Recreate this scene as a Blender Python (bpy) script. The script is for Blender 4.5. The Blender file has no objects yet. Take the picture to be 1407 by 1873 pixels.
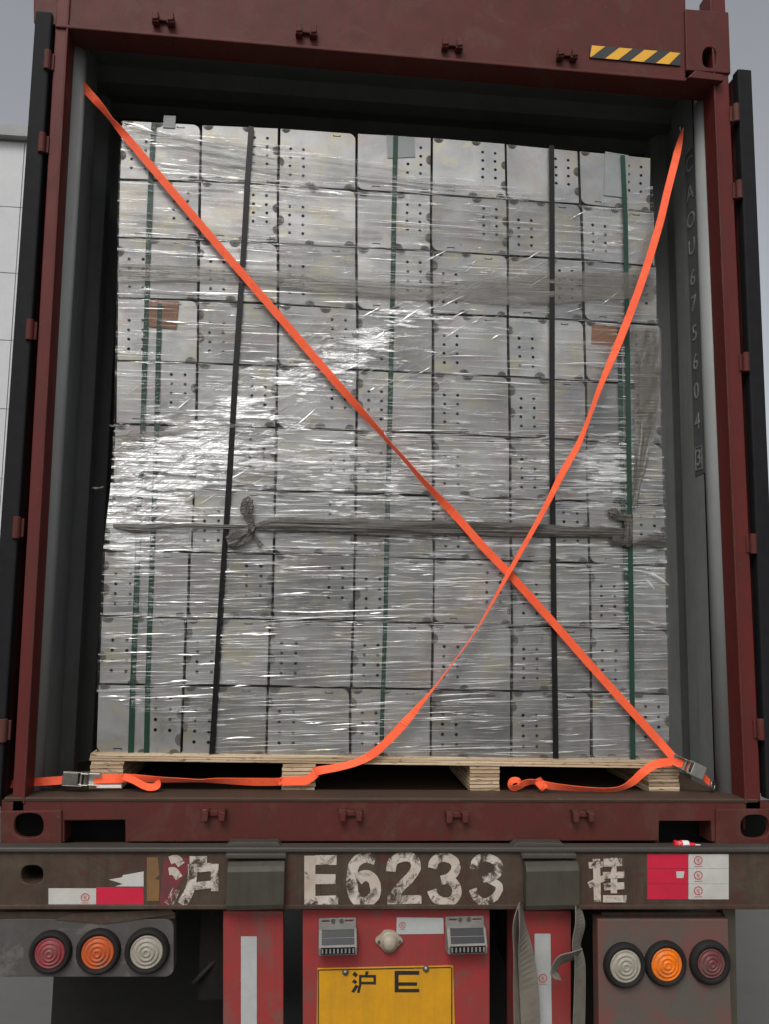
import bpy, bmesh, math, random
import numpy as np
from mathutils import Vector, Matrix, noise
from mathutils.geometry import tessellate_polygon
R = math.radians
SC = bpy.context.scene
COL = SC.collection
random.seed(7)

# ------------------------------------------------------------------ camera
CAM = Vector((-0.329, -2.7126, 0.6091))
CR = Matrix(((0.9947473, 0.0992991, -0.0248491),
             (-0.1015171, 0.9881442, -0.1151751),
             (0.0131177, 0.1170927, 0.9930343)))       # columns: right, forward, up
F, CX, CY = 1500.0, 703.5, 936.5
cd = bpy.data.cameras.new("camera")
cam = bpy.data.objects.new("camera", cd); COL.objects.link(cam)
r_, f_, u_ = CR.col[0], CR.col[1], CR.col[2]
cam.matrix_world = Matrix(((r_.x, u_.x, -f_.x, CAM.x), (r_.y, u_.y, -f_.y, CAM.y), (r_.z, u_.z, -f_.z, CAM.z), (0, 0, 0, 1)))
cd.sensor_fit = 'VERTICAL'; cd.sensor_height = 24.0; cd.lens = F / 1873.0 * 24.0
cd.clip_start = 0.05; cd.clip_end = 800
SC.camera = cam

# ------------------------------------------------------------------ light
SUN_EL, SUN_AZ = R(48), R(200)          # behind the camera, a little to its left; overcast
w = bpy.data.worlds.new("World"); SC.world = w; w.use_nodes = True
nt = w.node_tree; bg = nt.nodes["Background"]
sky = nt.nodes.new("ShaderNodeTexSky"); sky.sky_type = 'NISHITA'; sky.sun_disc = False
sky.sun_elevation = SUN_EL; sky.sun_rotation = SUN_AZ
sky.air_density = 1.0; sky.dust_density = 4.0; sky.ozone_density = 1.0
hs = nt.nodes.new("ShaderNodeHueSaturation"); hs.inputs["Saturation"].default_value = 0.22
nt.links.new(sky.outputs[0], hs.inputs["Color"]); nt.links.new(hs.outputs[0], bg.inputs[0])
bg.inputs[1].default_value = 0.12
sd = bpy.data.lights.new("sun", 'SUN'); sd.energy = 1.0; sd.angle = R(25); sd.color = (1, 0.965, 0.91)
sun = bpy.data.objects.new("sun", sd); COL.objects.link(sun)
sv = Vector((math.sin(SUN_AZ) * math.cos(SUN_EL), math.cos(SUN_AZ) * math.cos(SUN_EL), math.sin(SUN_EL)))
sun.rotation_euler = sv.to_track_quat('Z', 'Y').to_euler()
SC.view_settings.view_transform = 'Standard'; SC.view_settings.look = 'None'
SC.view_settings.exposure = 0.12; SC.view_settings.gamma = 1.0
SC.cycles.max_bounces = 10; SC.cycles.transparent_max_bounces = 24; SC.cycles.diffuse_bounces = 4

# ------------------------------------------------------------------ helpers
def W(px, py, Y):
    """world point where the line of sight of a photo pixel meets the vertical plane y = Y"""
    d = CR @ Vector(((px - CX) / F, 1.0, -(py - CY) / F))
    t = (Y - CAM.y) / d.y
    return CAM + d * t

def lin(r, g, b):
    f = lambda c: (c / 255 / 12.92) if c / 255 <= 0.04045 else ((c / 255 + 0.055) / 1.055) ** 2.4
    return (f(r), f(g), f(b))

class MB:
    def __init__(s): s.v = []; s.f = []
    def add(s, vs, fs):
        o = len(s.v); s.v += [tuple(v) for v in vs]; s.f += [tuple(i + o for i in f) for f in fs]; return s
    def box(s, a, b):
        x0, y0, z0 = a; x1, y1, z1 = b
        return s.add([(x0,y0,z0),(x1,y0,z0),(x1,y0,z1),(x0,y0,z1),(x0,y1,z0),(x1,y1,z0),(x1,y1,z1),(x0,y1,z1)],
                     [(0,1,2,3),(5,4,7,6),(4,0,3,7),(1,5,6,2),(3,2,6,7),(4,5,1,0)])
    def prism(s, poly, Y0, Y1, holes=(), back=True):
        """poly, holes: lists of world (x,z); extruded from Y0 (front) to Y1"""
        loops = [list(poly)] + [list(h) for h in holes]
        flat = [p for l in loops for p in l]
        tris = tessellate_polygon([[Vector((p[0], p[1], 0)) for p in l] for l in loops])
        n = len(flat); o = len(s.v)
        s.v += [(p[0], Y0, p[1]) for p in flat] + [(p[0], Y1, p[1]) for p in flat]
        for t in tris:
            a, b, c = [flat[i] for i in t]
            cr = (b[0]-a[0])*(c[1]-a[1]) - (b[1]-a[1])*(c[0]-a[0])
            t = tuple(t) if cr > 0 else tuple(reversed(t))
            s.f.append(tuple(i + o for i in t))
            if back: s.f.append(tuple(i + o + n for i in reversed(t)))
        k = 0
        for li, l in enumerate(loops):
            m = len(l)
            area = sum(l[i][0]*l[(i+1)%m][1] - l[(i+1)%m][0]*l[i][1] for i in range(m))
            for i in range(m):
                a, b = k+i, k+(i+1) % m
                q = (a+o, a+o+n, b+o+n, b+o) 
                if (area > 0) != (li > 0): q = tuple(reversed(q)); q=q
                s.f.append(q)
            k += m
        return s
    def ppx(s, poly, Y0, Y1, holes=()):
        g = lambda l: [(p.x, p.z) for p in (W(a, b, Y0) for a, b in l)]
        return s.prism(g(poly), Y0, Y1, [g(h) for h in holes])
    def rpx(s, x0, y0, x1, y1, Y0, Y1):
        return s.ppx([(x0, y1), (x1, y1), (x1, y0), (x0, y0)], Y0, Y1)
    def lathe(s, c, prof, n=32, sx=1, sz=1):
        """axis along y through c; prof = [(r, y)]"""
        o = len(s.v)
        for r, y in prof:
            for i in range(n):
                a = 2*math.pi*i/n
                s.v.append((c[0]+r*sx*math.cos(a), c[1]+y, c[2]+r*sz*math.sin(a)))
        for j in range(len(prof)-1):
            for i in range(n):
                a = o+j*n+i; b = o+j*n+(i+1) % n
                s.f.append((a, a+n, b+n, b))
        return s
    def tube(s, pts, rad, n=8, flat=1.0, rough=0.0, seed=0):
        pts = [Vector(p) for p in pts]; o = len(s.v); m = len(pts)
        for i, p in enumerate(pts):
            t = (pts[min(i+1, m-1)] - pts[max(i-1, 0)]).normalized()
            a = Vector((0, 1, 0)); a = (a - t*a.dot(t))
            if a.length < 1e-4: a = Vector((1, 0, 0)) - t*t.x
            a.normalize(); b = t.cross(a)
            r = rad[i] if hasattr(rad, '__len__') else rad
            for k in range(n):
                g = 2*math.pi*k/n
                rr = r*(1+rough*noise.noise(Vector((k*1.7+seed, i*0.06, seed*3.1)))+rough*.3*noise.noise(Vector((k*.5, i*.3, seed*7.7))))
                s.v.append(tuple(p + a*math.cos(g)*rr*flat + b*math.sin(g)*rr))
        for i in range(m-1):
            for k in range(n):
                s.f.append((o+i*n+k, o+i*n+(k+1) % n, o+(i+1)*n+(k+1) % n, o+(i+1)*n+k))
        s.f.append(tuple(o+k for k in reversed(range(n)))); s.f.append(tuple(o+(m-1)*n+k for k in range(n)))
        return s
    def build(s, name, m, parent=None, smooth=False, bevel=0, norm=True):
        me = bpy.data.meshes.new(name); me.from_pydata(s.v, [], s.f); me.update()
        if norm:
            bm = bmesh.new(); bm.from_mesh(me); bmesh.ops.recalc_face_normals(bm, faces=bm.faces); bm.to_mesh(me); bm.free()
        me.materials.append(m)
        if smooth: me.polygons.foreach_set('use_smooth', [True]*len(me.polygons))
        ob = bpy.data.objects.new(name, me); COL.objects.link(ob)
        if bevel:
            bv = ob.modifiers.new("bevel", 'BEVEL'); bv.width = bevel; bv.segments = 2; bv.limit_method = 'ANGLE'; bv.angle_limit = R(40)
        if parent: ob.parent = parent; ob.matrix_parent_inverse = parent.matrix_world.inverted()
        return ob

def tag(o, label=None, cat=None, group=None, kind=None):
    if label: o['label'] = label
    if cat: o['category'] = cat
    if group: o['group'] = group
    if kind: o['kind'] = kind
    return o
def thing(name, loc, label, cat, group=None):
    o = bpy.data.objects.new(name, None); COL.objects.link(o); o.location = loc
    o.empty_display_size = .1
    bpy.context.view_layer.update()
    return tag(o, label, cat, group)

def smooth_path(pts, sub=6):
    """Catmull-Rom through tuples of any length"""
    out = []
    P = [np.array(p, float) for p in pts]
    for i in range(len(P)-1):
        p0, p1, p2, p3 = P[max(i-1, 0)], P[i], P[i+1], P[min(i+2, len(P)-1)]
        for k in range(sub):
            t = k/sub
            out.append(0.5*((2*p1)+(-p0+p2)*t+(2*p0-5*p1+4*p2-p3)*t*t+(-p0+3*p1-3*p2+p3)*t**3))
    out.append(P[-1]); return out

def ribbon(mb, pts, width, thick=0.0016, sub=6, tw=1, flat=False):
    """webbing lying along photo-traced points (px, py, Y, seen width in px): turned edge-on where it is seen narrow"""
    pts = smooth_path(pts, sub)
    C = [W(p[0], p[1], p[2]) for p in pts]; n = len(C); o = len(mb.v)
    for i, c in enumerate(C):
        t = (C[min(i+1, n-1)]-C[max(i-1, 0)]); t.normalize()
        vw = (c-CAM).normalized() if not flat and abs(t.dot((c-CAM).normalized())) < .95 else Vector((0, 1, 0))
        perp = t.cross(vw); perp.normalize()
        yy = perp.cross(t)
        sc = (W(pts[i][0]+1, pts[i][1], pts[i][2])-c).length
        cs = max(0.05, min(1, pts[i][3]*sc/width)); sn = math.sqrt(1-cs*cs)
        d = perp*cs + yy*sn*tw; nn = t.cross(d); nn.normalize()
        a, b = c-d*width/2, c+d*width/2
        for q in (a-nn*thick/2, b-nn*thick/2, b+nn*thick/2, a+nn*thick/2): mb.v.append(tuple(q))
    for i in range(n-1):
        for k in range(4):
            mb.f.append((o+i*4+k, o+i*4+(k+1) % 4, o+(i+1)*4+(k+1) % 4, o+(i+1)*4+k))
    mb.f.append((o, o+1, o+2, o+3)); mb.f.append((o+(n-1)*4+3, o+(n-1)*4+2, o+(n-1)*4+1, o+(n-1)*4))
    return mb

def pl(tab, x):
    """piecewise linear interpolation"""
    return float(np.interp(x, [t[0] for t in tab], [t[1] for t in tab]))

# ------------------------------------------------------------------ materials
class NT:
    def __init__(s, name):
        s.m = bpy.data.materials.new(name); s.m.use_nodes = True; s.t = s.m.node_tree
        s.b = s.t.nodes["Principled BSDF"]; s.out = s.t.nodes["Material Output"]
    def n(s, typ, **kw):
        d = s.t.nodes.new(typ)
        for k, v in kw.items(): setattr(d, k, v)
        return d
    def l(s, a, b): s.t.links.new(a, b)
    def coord(s, scale=(1, 1, 1), rot=(0, 0, 0), typ="Object"):
        c = s.n("ShaderNodeTexCoord"); mp = s.n("ShaderNodeMapping")
        mp.inputs["Scale"].default_value = scale; mp.inputs["Rotation"].default_value = rot
        s.l(c.outputs[typ], mp.inputs["Vector"]); return mp.outputs["Vector"]
    def noise(s, scale=5, detail=6, rough=.6, vec=None, dist=0):
        d = s.n("ShaderNodeTexNoise"); d.inputs["Scale"].default_value = scale; d.inputs["Detail"].default_value = detail
        d.inputs["Roughness"].default_value = rough; d.inputs["Distortion"].default_value = dist
        if vec: s.l(vec, d.inputs["Vector"])
        return d.outputs["Fac"]
    def ramp(s, fac, a, b, ca=(0, 0, 0), cb=(1, 1, 1)):
        d = s.n("ShaderNodeValToRGB"); e = d.color_ramp.elements
        e[0].position = a; e[1].position = b; e[0].color = (*ca, 1); e[1].color = (*cb, 1)
        s.l(fac, d.inputs["Fac"]); return d.outputs["Color"]
    def mix(s, fac, a, b, blend='MIX'):
        d = s.n("ShaderNodeMix", data_type='RGBA', blend_type=blend)
        for v, k in ((fac, 0), (a, 6), (b, 7)):
            if isinstance(v, (int, float)): d.inputs[k].default_value = v
            elif isinstance(v, tuple): d.inputs[k].default_value = (*v[:3], 1)
            else: s.l(v, d.inputs[k])
        return d.outputs[2]
    def math(s, op, a, b=0.0, clamp=False):
        d = s.n("ShaderNodeMath", operation=op, use_clamp=clamp)
        for i, v in enumerate((a, b)):
            if isinstance(v, (int, float)): d.inputs[i].default_value = v
            else: s.l(v, d.inputs[i])
        return d.outputs[0]
    def bump(s, h, strength=.3, dist=.002, normal=None):
        d = s.n("ShaderNodeBump"); d.inputs["Strength"].default_value = strength; d.inputs["Distance"].default_value = dist
        s.l(h, d.inputs["Height"])
        if normal: s.l(normal, d.inputs["Normal"])
        return d.outputs["Normal"]
    def p(s, **kw):
        for k, v in kw.items():
            k = k.replace("_", " ")
            i = s.b.inputs[k]
            if isinstance(v, (int, float)): i.default_value = v
            elif isinstance(v, tuple): i.default_value = (*v[:3], 1) if len(i.default_value) == 4 else v
            else: s.l(v, i)
        return s

def worn(name, base, dirt, rough=.55, metal=0, scale=4, amount=.5, streak=0, scratch=None, spec=.35, bump=.25, dark=None, patch=None, ps=7):
    """painted surface with blotchy dirt, optional vertical run marks and scratches"""
    t = NT(name); v = t.coord()
    n1 = t.noise(scale, 8, .65, v, .3); c = t.mix(t.ramp(n1, .5-amount*.3, .5+amount*.35), base, dirt)
    n2 = t.noise(scale*9, 6, .7, v); c = t.mix(t.math('MULTIPLY', n2, .35), c, tuple(x*.45 for x in base))
    if patch:
        n5 = t.noise(ps, 9, .7, v, .8); c = t.mix(t.math('MULTIPLY', t.ramp(n5, .52, .60), .85), c, patch)
    if streak:
        n3 = t.noise(1, 5, .6, t.coord((38, 38, 2.2)), .1)
        c = t.mix(t.math('MULTIPLY', t.ramp(n3, .5, .75), streak), c, dark or dirt)
    if scratch:
        n4 = t.noise(1, 6, .75, t.coord((30, 30, 75)), .6); c = t.mix(t.ramp(n4, .66, .72), c, scratch)
    rr = t.math('ADD', t.math('MULTIPLY', n1, .25), rough-.12)
    t.p(Base_Color=c, Roughness=rr, Metallic=metal, Normal=t.bump(n2, bump, .0015)); t.b.inputs["Specular IOR Level"].default_value = spec
    return t.m

def plain(name, base, rough=.5, metal=0, var=.2, scale=30, spec=.5, bump=.1):
    t = NT(name); n = t.noise(scale, 5, .6, t.coord())
    c = t.mix(t.ramp(n, .3, .75), base, tuple(x*(1-var) for x in base))
    t.p(Base_Color=c, Roughness=rough, Metallic=metal, Normal=t.bump(n, bump, .001)); t.b.inputs["Specular IOR Level"].default_value = spec
    return t.m

M = {}
M['red'] = worn("oxide red paint", (.118, .024, .0225), (.075, .026, .02), .55, scale=9, amount=.8, streak=.65, dark=(.06, .034, .022), scratch=(.21, .10, .08), patch=(.095, .036, .028), ps=6, spec=.18)
M['redclean'] = worn("oxide red paint on post", (.13, .02, .0185), (.088, .02, .017), .5, scale=7, amount=.7, streak=.5, dark=(.065, .03, .022), scratch=(.22, .09, .07), spec=.2)
M['sill'] = worn("rusty sill", (.085, .05, .036), (.05, .036, .024), .65, scale=6, amount=.9, streak=0, scratch=(.2, .15, .11))
M['grey'] = worn("grey container paint", (.30, .315, .31), (.25, .26, .255), .5, scale=2, amount=.6, streak=.2, dark=(.2, .2, .19))
M['wall'] = worn("grey container wall paint", (.29, .305, .297), (.23, .24, .236), .5, scale=5, amount=.6, streak=.3, dark=(.10, .10, .097))
M['roofgrey'] = worn("dull container roof paint", (.17, .178, .17), (.12, .125, .12), .6, scale=4, amount=.6)
M['greydark'] = worn("dark grey stencil band", (.145, .155, .15), (.115, .12, .12), .55, scale=3, amount=.5)
M['lettergrey'] = plain("stencil grey", (.36, .375, .37), .7, var=.5, scale=60)
M['floor'] = worn("container plywood floor", (.10, .06, .038), (.05, .035, .025), .7, scale=5, amount=.8)
M['gasket'] = plain("black rubber gasket", (.014, .014, .016), .7, var=.3, spec=.15)
M['beam'] = worn("grimy trailer beam", (.085, .067, .045), (.05, .022, .018), .62, scale=11, amount=.7, streak=.6, dark=(.026, .025, .017), scratch=(.14, .10, .08), spec=.3, patch=(.075, .024, .022), ps=6)
M['pad'] = worn("olive grimy steel", (.075, .07, .05), (.05, .042, .034), .5, scale=11, amount=.8, streak=.5, dark=(.03, .027, .025))
M['ledge'] = worn("worn steel ledge", (.075, .066, .056), (.05, .045, .04), .5, scale=6, amount=.9, scratch=(.22, .2, .17))
M['panelred'] = worn("faded red trailer paint", (.36, .035, .036), (.20, .05, .043), .5, scale=13, amount=.9, streak=.3, dark=(.12, .05, .04), scratch=(.42, .07, .05), patch=(.17, .07, .06), ps=5)
M['lampbox'] = worn("dusty grey lamp panel", (.10, .092, .09), (.06, .054, .05), .6, scale=14, amount=.8, streak=.3, patch=(.13, .118, .108), ps=9)
M['lampboxred'] = worn("lamp panel with worn red paint", (.10, .092, .078), (.19, .06, .052), .6, scale=6, amount=.35, streak=.2)
M['rubber'] = plain("black rubber", (.018, .017, .016), .7, var=.3, spec=.2)
M['dark'] = plain("near-black steel", (.015, .014, .013), .8, var=.3, spec=.1)  # near-black, also on backing sheets that stand in for shade
M['tyre'] = plain("tyre rubber", (.02, .02, .02), .8)
M['zinc'] = plain("zinc plated steel", (.6, .59, .55), .3, .9, var=.25, scale=60)
M['gunmetal'] = plain("dark ratchet steel", (.22, .21, .19), .4, .8, var=.3, scale=60)
M['yellow'] = worn("plate yellow", (.70, .34, .012), (.5, .24, .014), .45, scale=9, amount=.8, streak=.4, dark=(.30, .16, .03))
M['black'] = plain("black print", (.018, .016, .014), .5)
M['hazyellow'] = plain("hazard yellow", (.78, .40, .02), .5, var=.12)
M['hazblack'] = plain("hazard black", (.02, .021, .024), .5)
M['tapered'] = worn("reflective red tape", (.60, .022, .06), (.5, .02, .05), .35, scale=9, amount=.4)
M['tapewhite'] = worn("reflective white tape", (.58, .57, .54), (.44, .43, .40), .4, scale=8, amount=.6, scratch=(.12, .11, .1))
M['tapesilver'] = worn("silver reflective tape", (.46, .48, .47), (.38, .39, .38), .35, scale=9, amount=.6, scratch=(.3, .3, .28))
M['tapebrown'] = worn("brown tape", (.26, .14, .05), (.12, .07, .04), .5, scale=12, amount=.9)
M['magenta'] = worn("old magenta tape", (.24, .03, .05), (.075, .04, .036), .5, scale=16, amount=.7, patch=(.07, .05, .036), ps=14)
M['printred'] = plain("red print", (.5, .06, .05), .5)
M['cap'] = worn("beige plastic cap", (.42, .37, .29), (.30, .26, .20), .4, scale=14, amount=.6)
M['lampgrey'] = worn("grey lamp housing", (.26, .25, .235), (.18, .175, .165), .45, scale=14, amount=.6)
M['lamplens'] = plain("smoked lamp glass", (.03, .031, .034), .35, spec=.3)
def lens(name, base, emit=0):
    t = NT(name); n = t.noise(40, 5, .6, t.coord())
    t.p(Base_Color=t.mix(t.math('MULTIPLY', t.ramp(t.noise(22, 7, .7, t.coord(), .4), .42, .68), .55), t.mix(n, base, tuple(x*.6 for x in base)), (.15, .12, .09)), Roughness=.45); t.b.inputs["Specular IOR Level"].default_value = .3
    return t.m
M['lensred'] = lens("dusty red lens", (.30, .045, .06)); M['lensdark'] = lens("dusty dark red lens", (.16, .035, .045))
M['lensorange'] = lens("orange lens", (.62, .105, .02)); M['lensamber'] = lens("bright amber lens", (1.0, .22, .004)); M['lensclear'] = lens("dusty clear lens", (.42, .39, .33))
M['cardbrown'] = worn("cardboard", (.25, .13, .08), (.19, .10, .062), .8, scale=10, amount=.5)
M['cardgrey'] = worn("grey steel pad", (.30, .32, .32), (.25, .27, .27), .5, scale=6, amount=.5)
M['bottlered'] = plain("red plastic", (.75, .02, .035), .3); M['labelwhite'] = plain("white label", (.72, .70, .68), .5, var=.05); M['blueprint'] = plain("blue print", (.06, .04, .22), .5)
M['cloth'] = worn("grimy webbing", (.20, .18, .15), (.13, .115, .095), .9, scale=25, amount=.8, bump=.5)
M['plasterwall'] = worn("pale render", (.62, .63, .64), (.55, .56, .57), .8, scale=.6, amount=.6)
M['concrete'] = worn("concrete yard", (.15, .147, .14), (.11, .108, .104), .85, scale=.9, amount=.9)

def webbing(name, base, dark):
    t = NT(name)
    wv = t.n("ShaderNodeTexWave", wave_type='BANDS', bands_direction='X'); wv.inputs["Scale"].default_value = 300
    t.l(t.coord((1, 1, 1), (0, R(45), 0)), wv.inputs["Vector"])
    n = t.noise(14, 5, .6, t.coord())
    n2 = t.noise(45, 7, .75, t.coord(), .5); dark2 = tuple(x*.55 for x in dark)
    t.p(Base_Color=t.mix(t.math('MULTIPLY', t.ramp(n2, .56, .72), .6), t.mix(t.ramp(n, .45, .8), base, dark), dark2), Roughness=.6, Normal=t.bump(wv.outputs["Fac"], .3, .0006)); t.b.inputs["Specular IOR Level"].default_value = .3
    t.b.inputs["Sheen Weight"].default_value = .15
    return t.m
M['orange'] = webbing("orange webbing", (1.0, .135, .045), (.92, .10, .032))
M['orangedirty'] = webbing("orange webbing grubby", (.78, .085, .025), (.45, .06, .03))
def petband(name, base):
    t = NT(name); n = t.noise(1, 4, .6, t.coord((14, 14, 14)))
    wv = t.noise(1, 3, .6, t.coord((500, 500, 420)))
    t.p(Base_Color=t.mix(n, base, tuple(x*.6 for x in base)), Roughness=t.math('ADD', t.math('MULTIPLY', n, .3), .12), Normal=t.bump(wv, .2, .0006)); t.b.inputs['Specular IOR Level'].default_value = .25; return t.m
M['bandblack'] = petband("black strapping", (.014, .013, .014)); M['bandgreen'] = petband("green strapping", (.022, .062, .044))

def ply():
    t = NT("plywood edge")
    v = t.coord((.8, .8, 1)); g = t.noise(1, 5, .6, t.coord((1.5, 1.5, 95)), .15)
    c = t.mix(t.ramp(g, .36, .62), (.30, .20, .11), (.74, .59, .41))
    k = t.noise(1, 6, .7, t.coord((25, 25, 160)), .4); c = t.mix(t.ramp(k, .57, .63), c, (.10, .055, .03))
    f = t.noise(60, 5, .7, t.coord((1, 1, 3))); c = t.mix(t.math('MULTIPLY', f, .35), c, (.26, .17, .09))
    t.p(Base_Color=c, Roughness=.8, Normal=t.bump(g, .5, .002)); return t.m
M['ply'] = ply()

def steel():
    t = NT("galvanised steel sheet")
    oi = t.n("ShaderNodeObjectInfo"); rnd = oi.outputs["Random"]
    g = t.n("ShaderNodeNewGeometry")
    off = t.n("ShaderNodeVectorMath", operation='ADD')
    cmb = t.n("ShaderNodeCombineXYZ"); t.l(t.math('MULTIPLY', rnd, 37), cmb.inputs[0]); t.l(t.math('MULTIPLY', rnd, 11), cmb.inputs[1])
    t.l(g.outputs["Position"], off.inputs[0]); t.l(cmb.outputs[0], off.inputs[1]); v = off.outputs[0]
    big = t.noise(6, 5, .6, v, .5)
    c = t.mix(t.ramp(big, .3, .72), (.20, .204, .207), (.37, .373, .372))
    st = t.noise(9, 6, .65, v, .9); c = t.mix(t.math('MULTIPLY', t.ramp(st, .50, .70), .75), c, (.34, .31, .20))
    pk = t.noise(7.3, 4, .6, v, .4); c = t.mix(t.math('MULTIPLY', t.ramp(pk, .53, .70), .55), c, (.29, .23, .23))
    ru = t.noise(11, 7, .75, v, .5); c = t.mix(t.ramp(ru, .64, .74), c, (.15, .10, .06))
    hsv = t.n("ShaderNodeHueSaturation"); t.l(c, hsv.inputs["Color"]); t.l(t.math('ADD', t.math('MULTIPLY', rnd, .46), .76), hsv.inputs["Value"])
    fine = t.noise(140, 4, .6, v)
    t.p(Base_Color=hsv.outputs[0], Metallic=.65, Roughness=t.math('ADD', t.math('MULTIPLY', big, .25), .28), Normal=t.bump(big, .35, .004, t.bump(fine, .08, .0005)))
    return t.m
M['steel'] = steel()
M['shell'] = plain("dull folded steel", (.17, .165, .16), .5, .3, spec=.3)
M['inside'] = plain("box inside", (.06, .06, .06), .6)
M['grime'] = worn("grimy knock-out", (.11, .104, .088), (.05, .048, .04), .5, scale=40, amount=.8)

def film(name, base_f, veil_f, streak_f, rough, col, bumpd, diag=True, attr=True, gloss=.62):
    """clear stretch film with optional painted glare: see-through, glossy, pulled into fine parallel wrinkles"""
    t = NT(name)
    h = t.noise(1, 5, .6, t.coord((1.6, 1.6, 130), (0, R(2.0), 0)), .3)
    h2 = t.noise(1, 4, .6, t.coord((5, 5, 420), (0, R(1.2), 0)), .2)
    if diag:
        d = t.noise(1, 5, .6, t.coord((3, 3, 120), (0, R(-28), 0)), .3)
        ad = t.n("ShaderNodeAttribute", attribute_name="diag").outputs["Fac"]
        hh = t.n("ShaderNodeMix", data_type='FLOAT'); t.l(ad, hh.inputs[0]); t.l(h, hh.inputs[2]); t.l(d, hh.inputs[3]); h = hh.outputs[0]
    st = t.ramp(h, .56, .68)
    fac = t.math('ADD', t.math('MULTIPLY', st, streak_f), base_f)
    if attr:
        av = t.n("ShaderNodeAttribute", attribute_name="glare").outputs["Fac"]
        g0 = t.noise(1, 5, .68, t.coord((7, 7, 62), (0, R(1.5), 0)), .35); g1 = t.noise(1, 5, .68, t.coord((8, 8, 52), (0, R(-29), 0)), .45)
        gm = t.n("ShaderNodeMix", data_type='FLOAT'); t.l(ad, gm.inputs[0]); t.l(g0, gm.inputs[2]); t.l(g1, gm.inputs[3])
        glint = t.ramp(t.math('ADD', gm.outputs[0], t.math('MULTIPLY', av, .225)), .63, .75)  # painted glints: streaky clumps turn whiter where the glare value is high
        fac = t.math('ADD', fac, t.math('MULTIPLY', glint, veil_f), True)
    nb = t.bump(h, 1.0, bumpd, t.bump(h2, .7, bumpd*.4))
    t.p(Base_Color=col, Roughness=rough, Normal=nb); t.b.inputs["Specular IOR Level"].default_value = 1.0 if gloss > .2 else .35; t.b.inputs["IOR"].default_value = 1.6 if gloss > .2 else 1.45
    gl = t.n("ShaderNodeBsdfGlossy"); gl.inputs["Roughness"].default_value = rough; gl.inputs["Color"].default_value = (.95, .95, .95, 1); t.l(nb, gl.inputs["Normal"])
    fl = t.n("ShaderNodeMixShader"); fl.inputs[0].default_value = gloss; t.l(t.b.outputs[0], fl.inputs[1]); t.l(gl.outputs[0], fl.inputs[2])
    tr = t.n("ShaderNodeBsdfTransparent"); tr.inputs["Color"].default_value = (.97, .97, .965, 1)
    mx = t.n("ShaderNodeMixShader"); t.l(fac, mx.inputs[0]); t.l(tr.outputs[0], mx.inputs[1]); t.l(fl.outputs[0], mx.inputs[2])
    t.l(mx.outputs[0], t.out.inputs["Surface"]); return t.m
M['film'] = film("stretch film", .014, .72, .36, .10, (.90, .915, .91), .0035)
M['crease'] = film("stretch film crease", .62, 0, .2, .22, (.92, .93, .93), .001, False, False)
M['rope'] = film("bunched stretch film", .72, 0, .2, .32, (.060, .053, .043), .004, False, False, .05)
M['band'] = film("bunched film band",   .52, 0, .3, .25, (.105, .09, .068), .004, False, False, .10)

def paint_white():
    t = NT("worn white paint"); v = t.coord()
    n = t.noise(26, 8, .72, v, .6); n2 = t.noise(7, 5, .6, v, .3)
    k = t.ramp(t.math('ADD', t.math('MULTIPLY', n, .72), t.math('MULTIPLY', n2, .34)), .43, .53)
    c = t.mix(t.ramp(n2, .3, .7), (.60, .55, .49), (.40, .32, .26))
    t.p(Base_Color=c, Roughness=.65)
    tr = t.n("ShaderNodeBsdfTransparent"); mx = t.n("ShaderNodeMixShader")
    t.l(t.math('MULTIPLY', k, .95), mx.inputs[0]); t.l(tr.outputs[0], mx.inputs[1]); t.l(t.b.outputs[0], mx.inputs[2])
    t.l(mx.outputs[0], t.out.inputs["Surface"]); return t.m
M['paint'] = paint_white()

def text_mesh(ch, m, name, parent, size, mat, ext=.0006, center=True):
    c = bpy.data.curves.new("t", 'FONT'); c.body = ch; c.size = size; c.align_x = 'CENTER'; c.align_y = 'CENTER'; c.extrude = ext
    o = bpy.data.objects.new("t", c); COL.objects.link(o); bpy.context.view_layer.update()
    me = bpy.data.meshes.new_from_object(o.evaluated_get(bpy.context.evaluated_depsgraph_get()))
    bpy.data.objects.remove(o); me.materials.clear(); me.materials.append(m)
    ob = bpy.data.objects.new(name, me); COL.objects.link(ob); ob.matrix_world = mat
    if parent: ob.parent = parent; ob.matrix_parent_inverse = parent.matrix_world.inverted()
    return ob

# ------------------------------------------------------------------ ground
GZ = -1.25
def ground():
    mb = MB(); mb.add([(-400, -400, GZ), (400, -400, GZ), (400, 400, GZ), (-400, 400, GZ)], [(0, 1, 2, 3)])
    tag(mb.build("ground", M['concrete']), "pale grey concrete yard under the trailer", None, None, 'structure')
ground()

# ------------------------------------------------------------------ shipping container
L = 0.15                                    # front plane of the load
def fz(x): return 0.012 - 0.0116*(x+1.12)   # container floor level, a hair lower to the right
ctn = thing("shipping_container", (0, 0, 0), "open ended oxide red shipping container with grey inside carrying the wrapped load", "shipping container")
XI = 1.168
# posts
def post(px_top, px_bot):
    (a0, a1, at), (b0, b1, bt) = px_top, px_bot
    return MB().ppx([(b0, bt), (b1, bt), (a1, at), (a0, at)], 0.0, 0.085).build("corner_post", M['redclean'], ctn, bevel=.004)
post((104, 128, -20), (20, 44, 1486))
post((1299, 1327, -20), (1364, 1394, 1486))
# raised lip along the reveal of each post
for xs in (((124, 128, -20), (40, 44, 1470)), ((1299, 1303, -20), (1364, 1368, 1470))):
    (a0, a1, at), (b0, b1, bt) = xs
    MB().ppx([(b0, bt), (b1, bt), (a1, at), (a0, at)], -.006, 0.0).build("post_lip", M['red'], ctn, bevel=.002)
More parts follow.
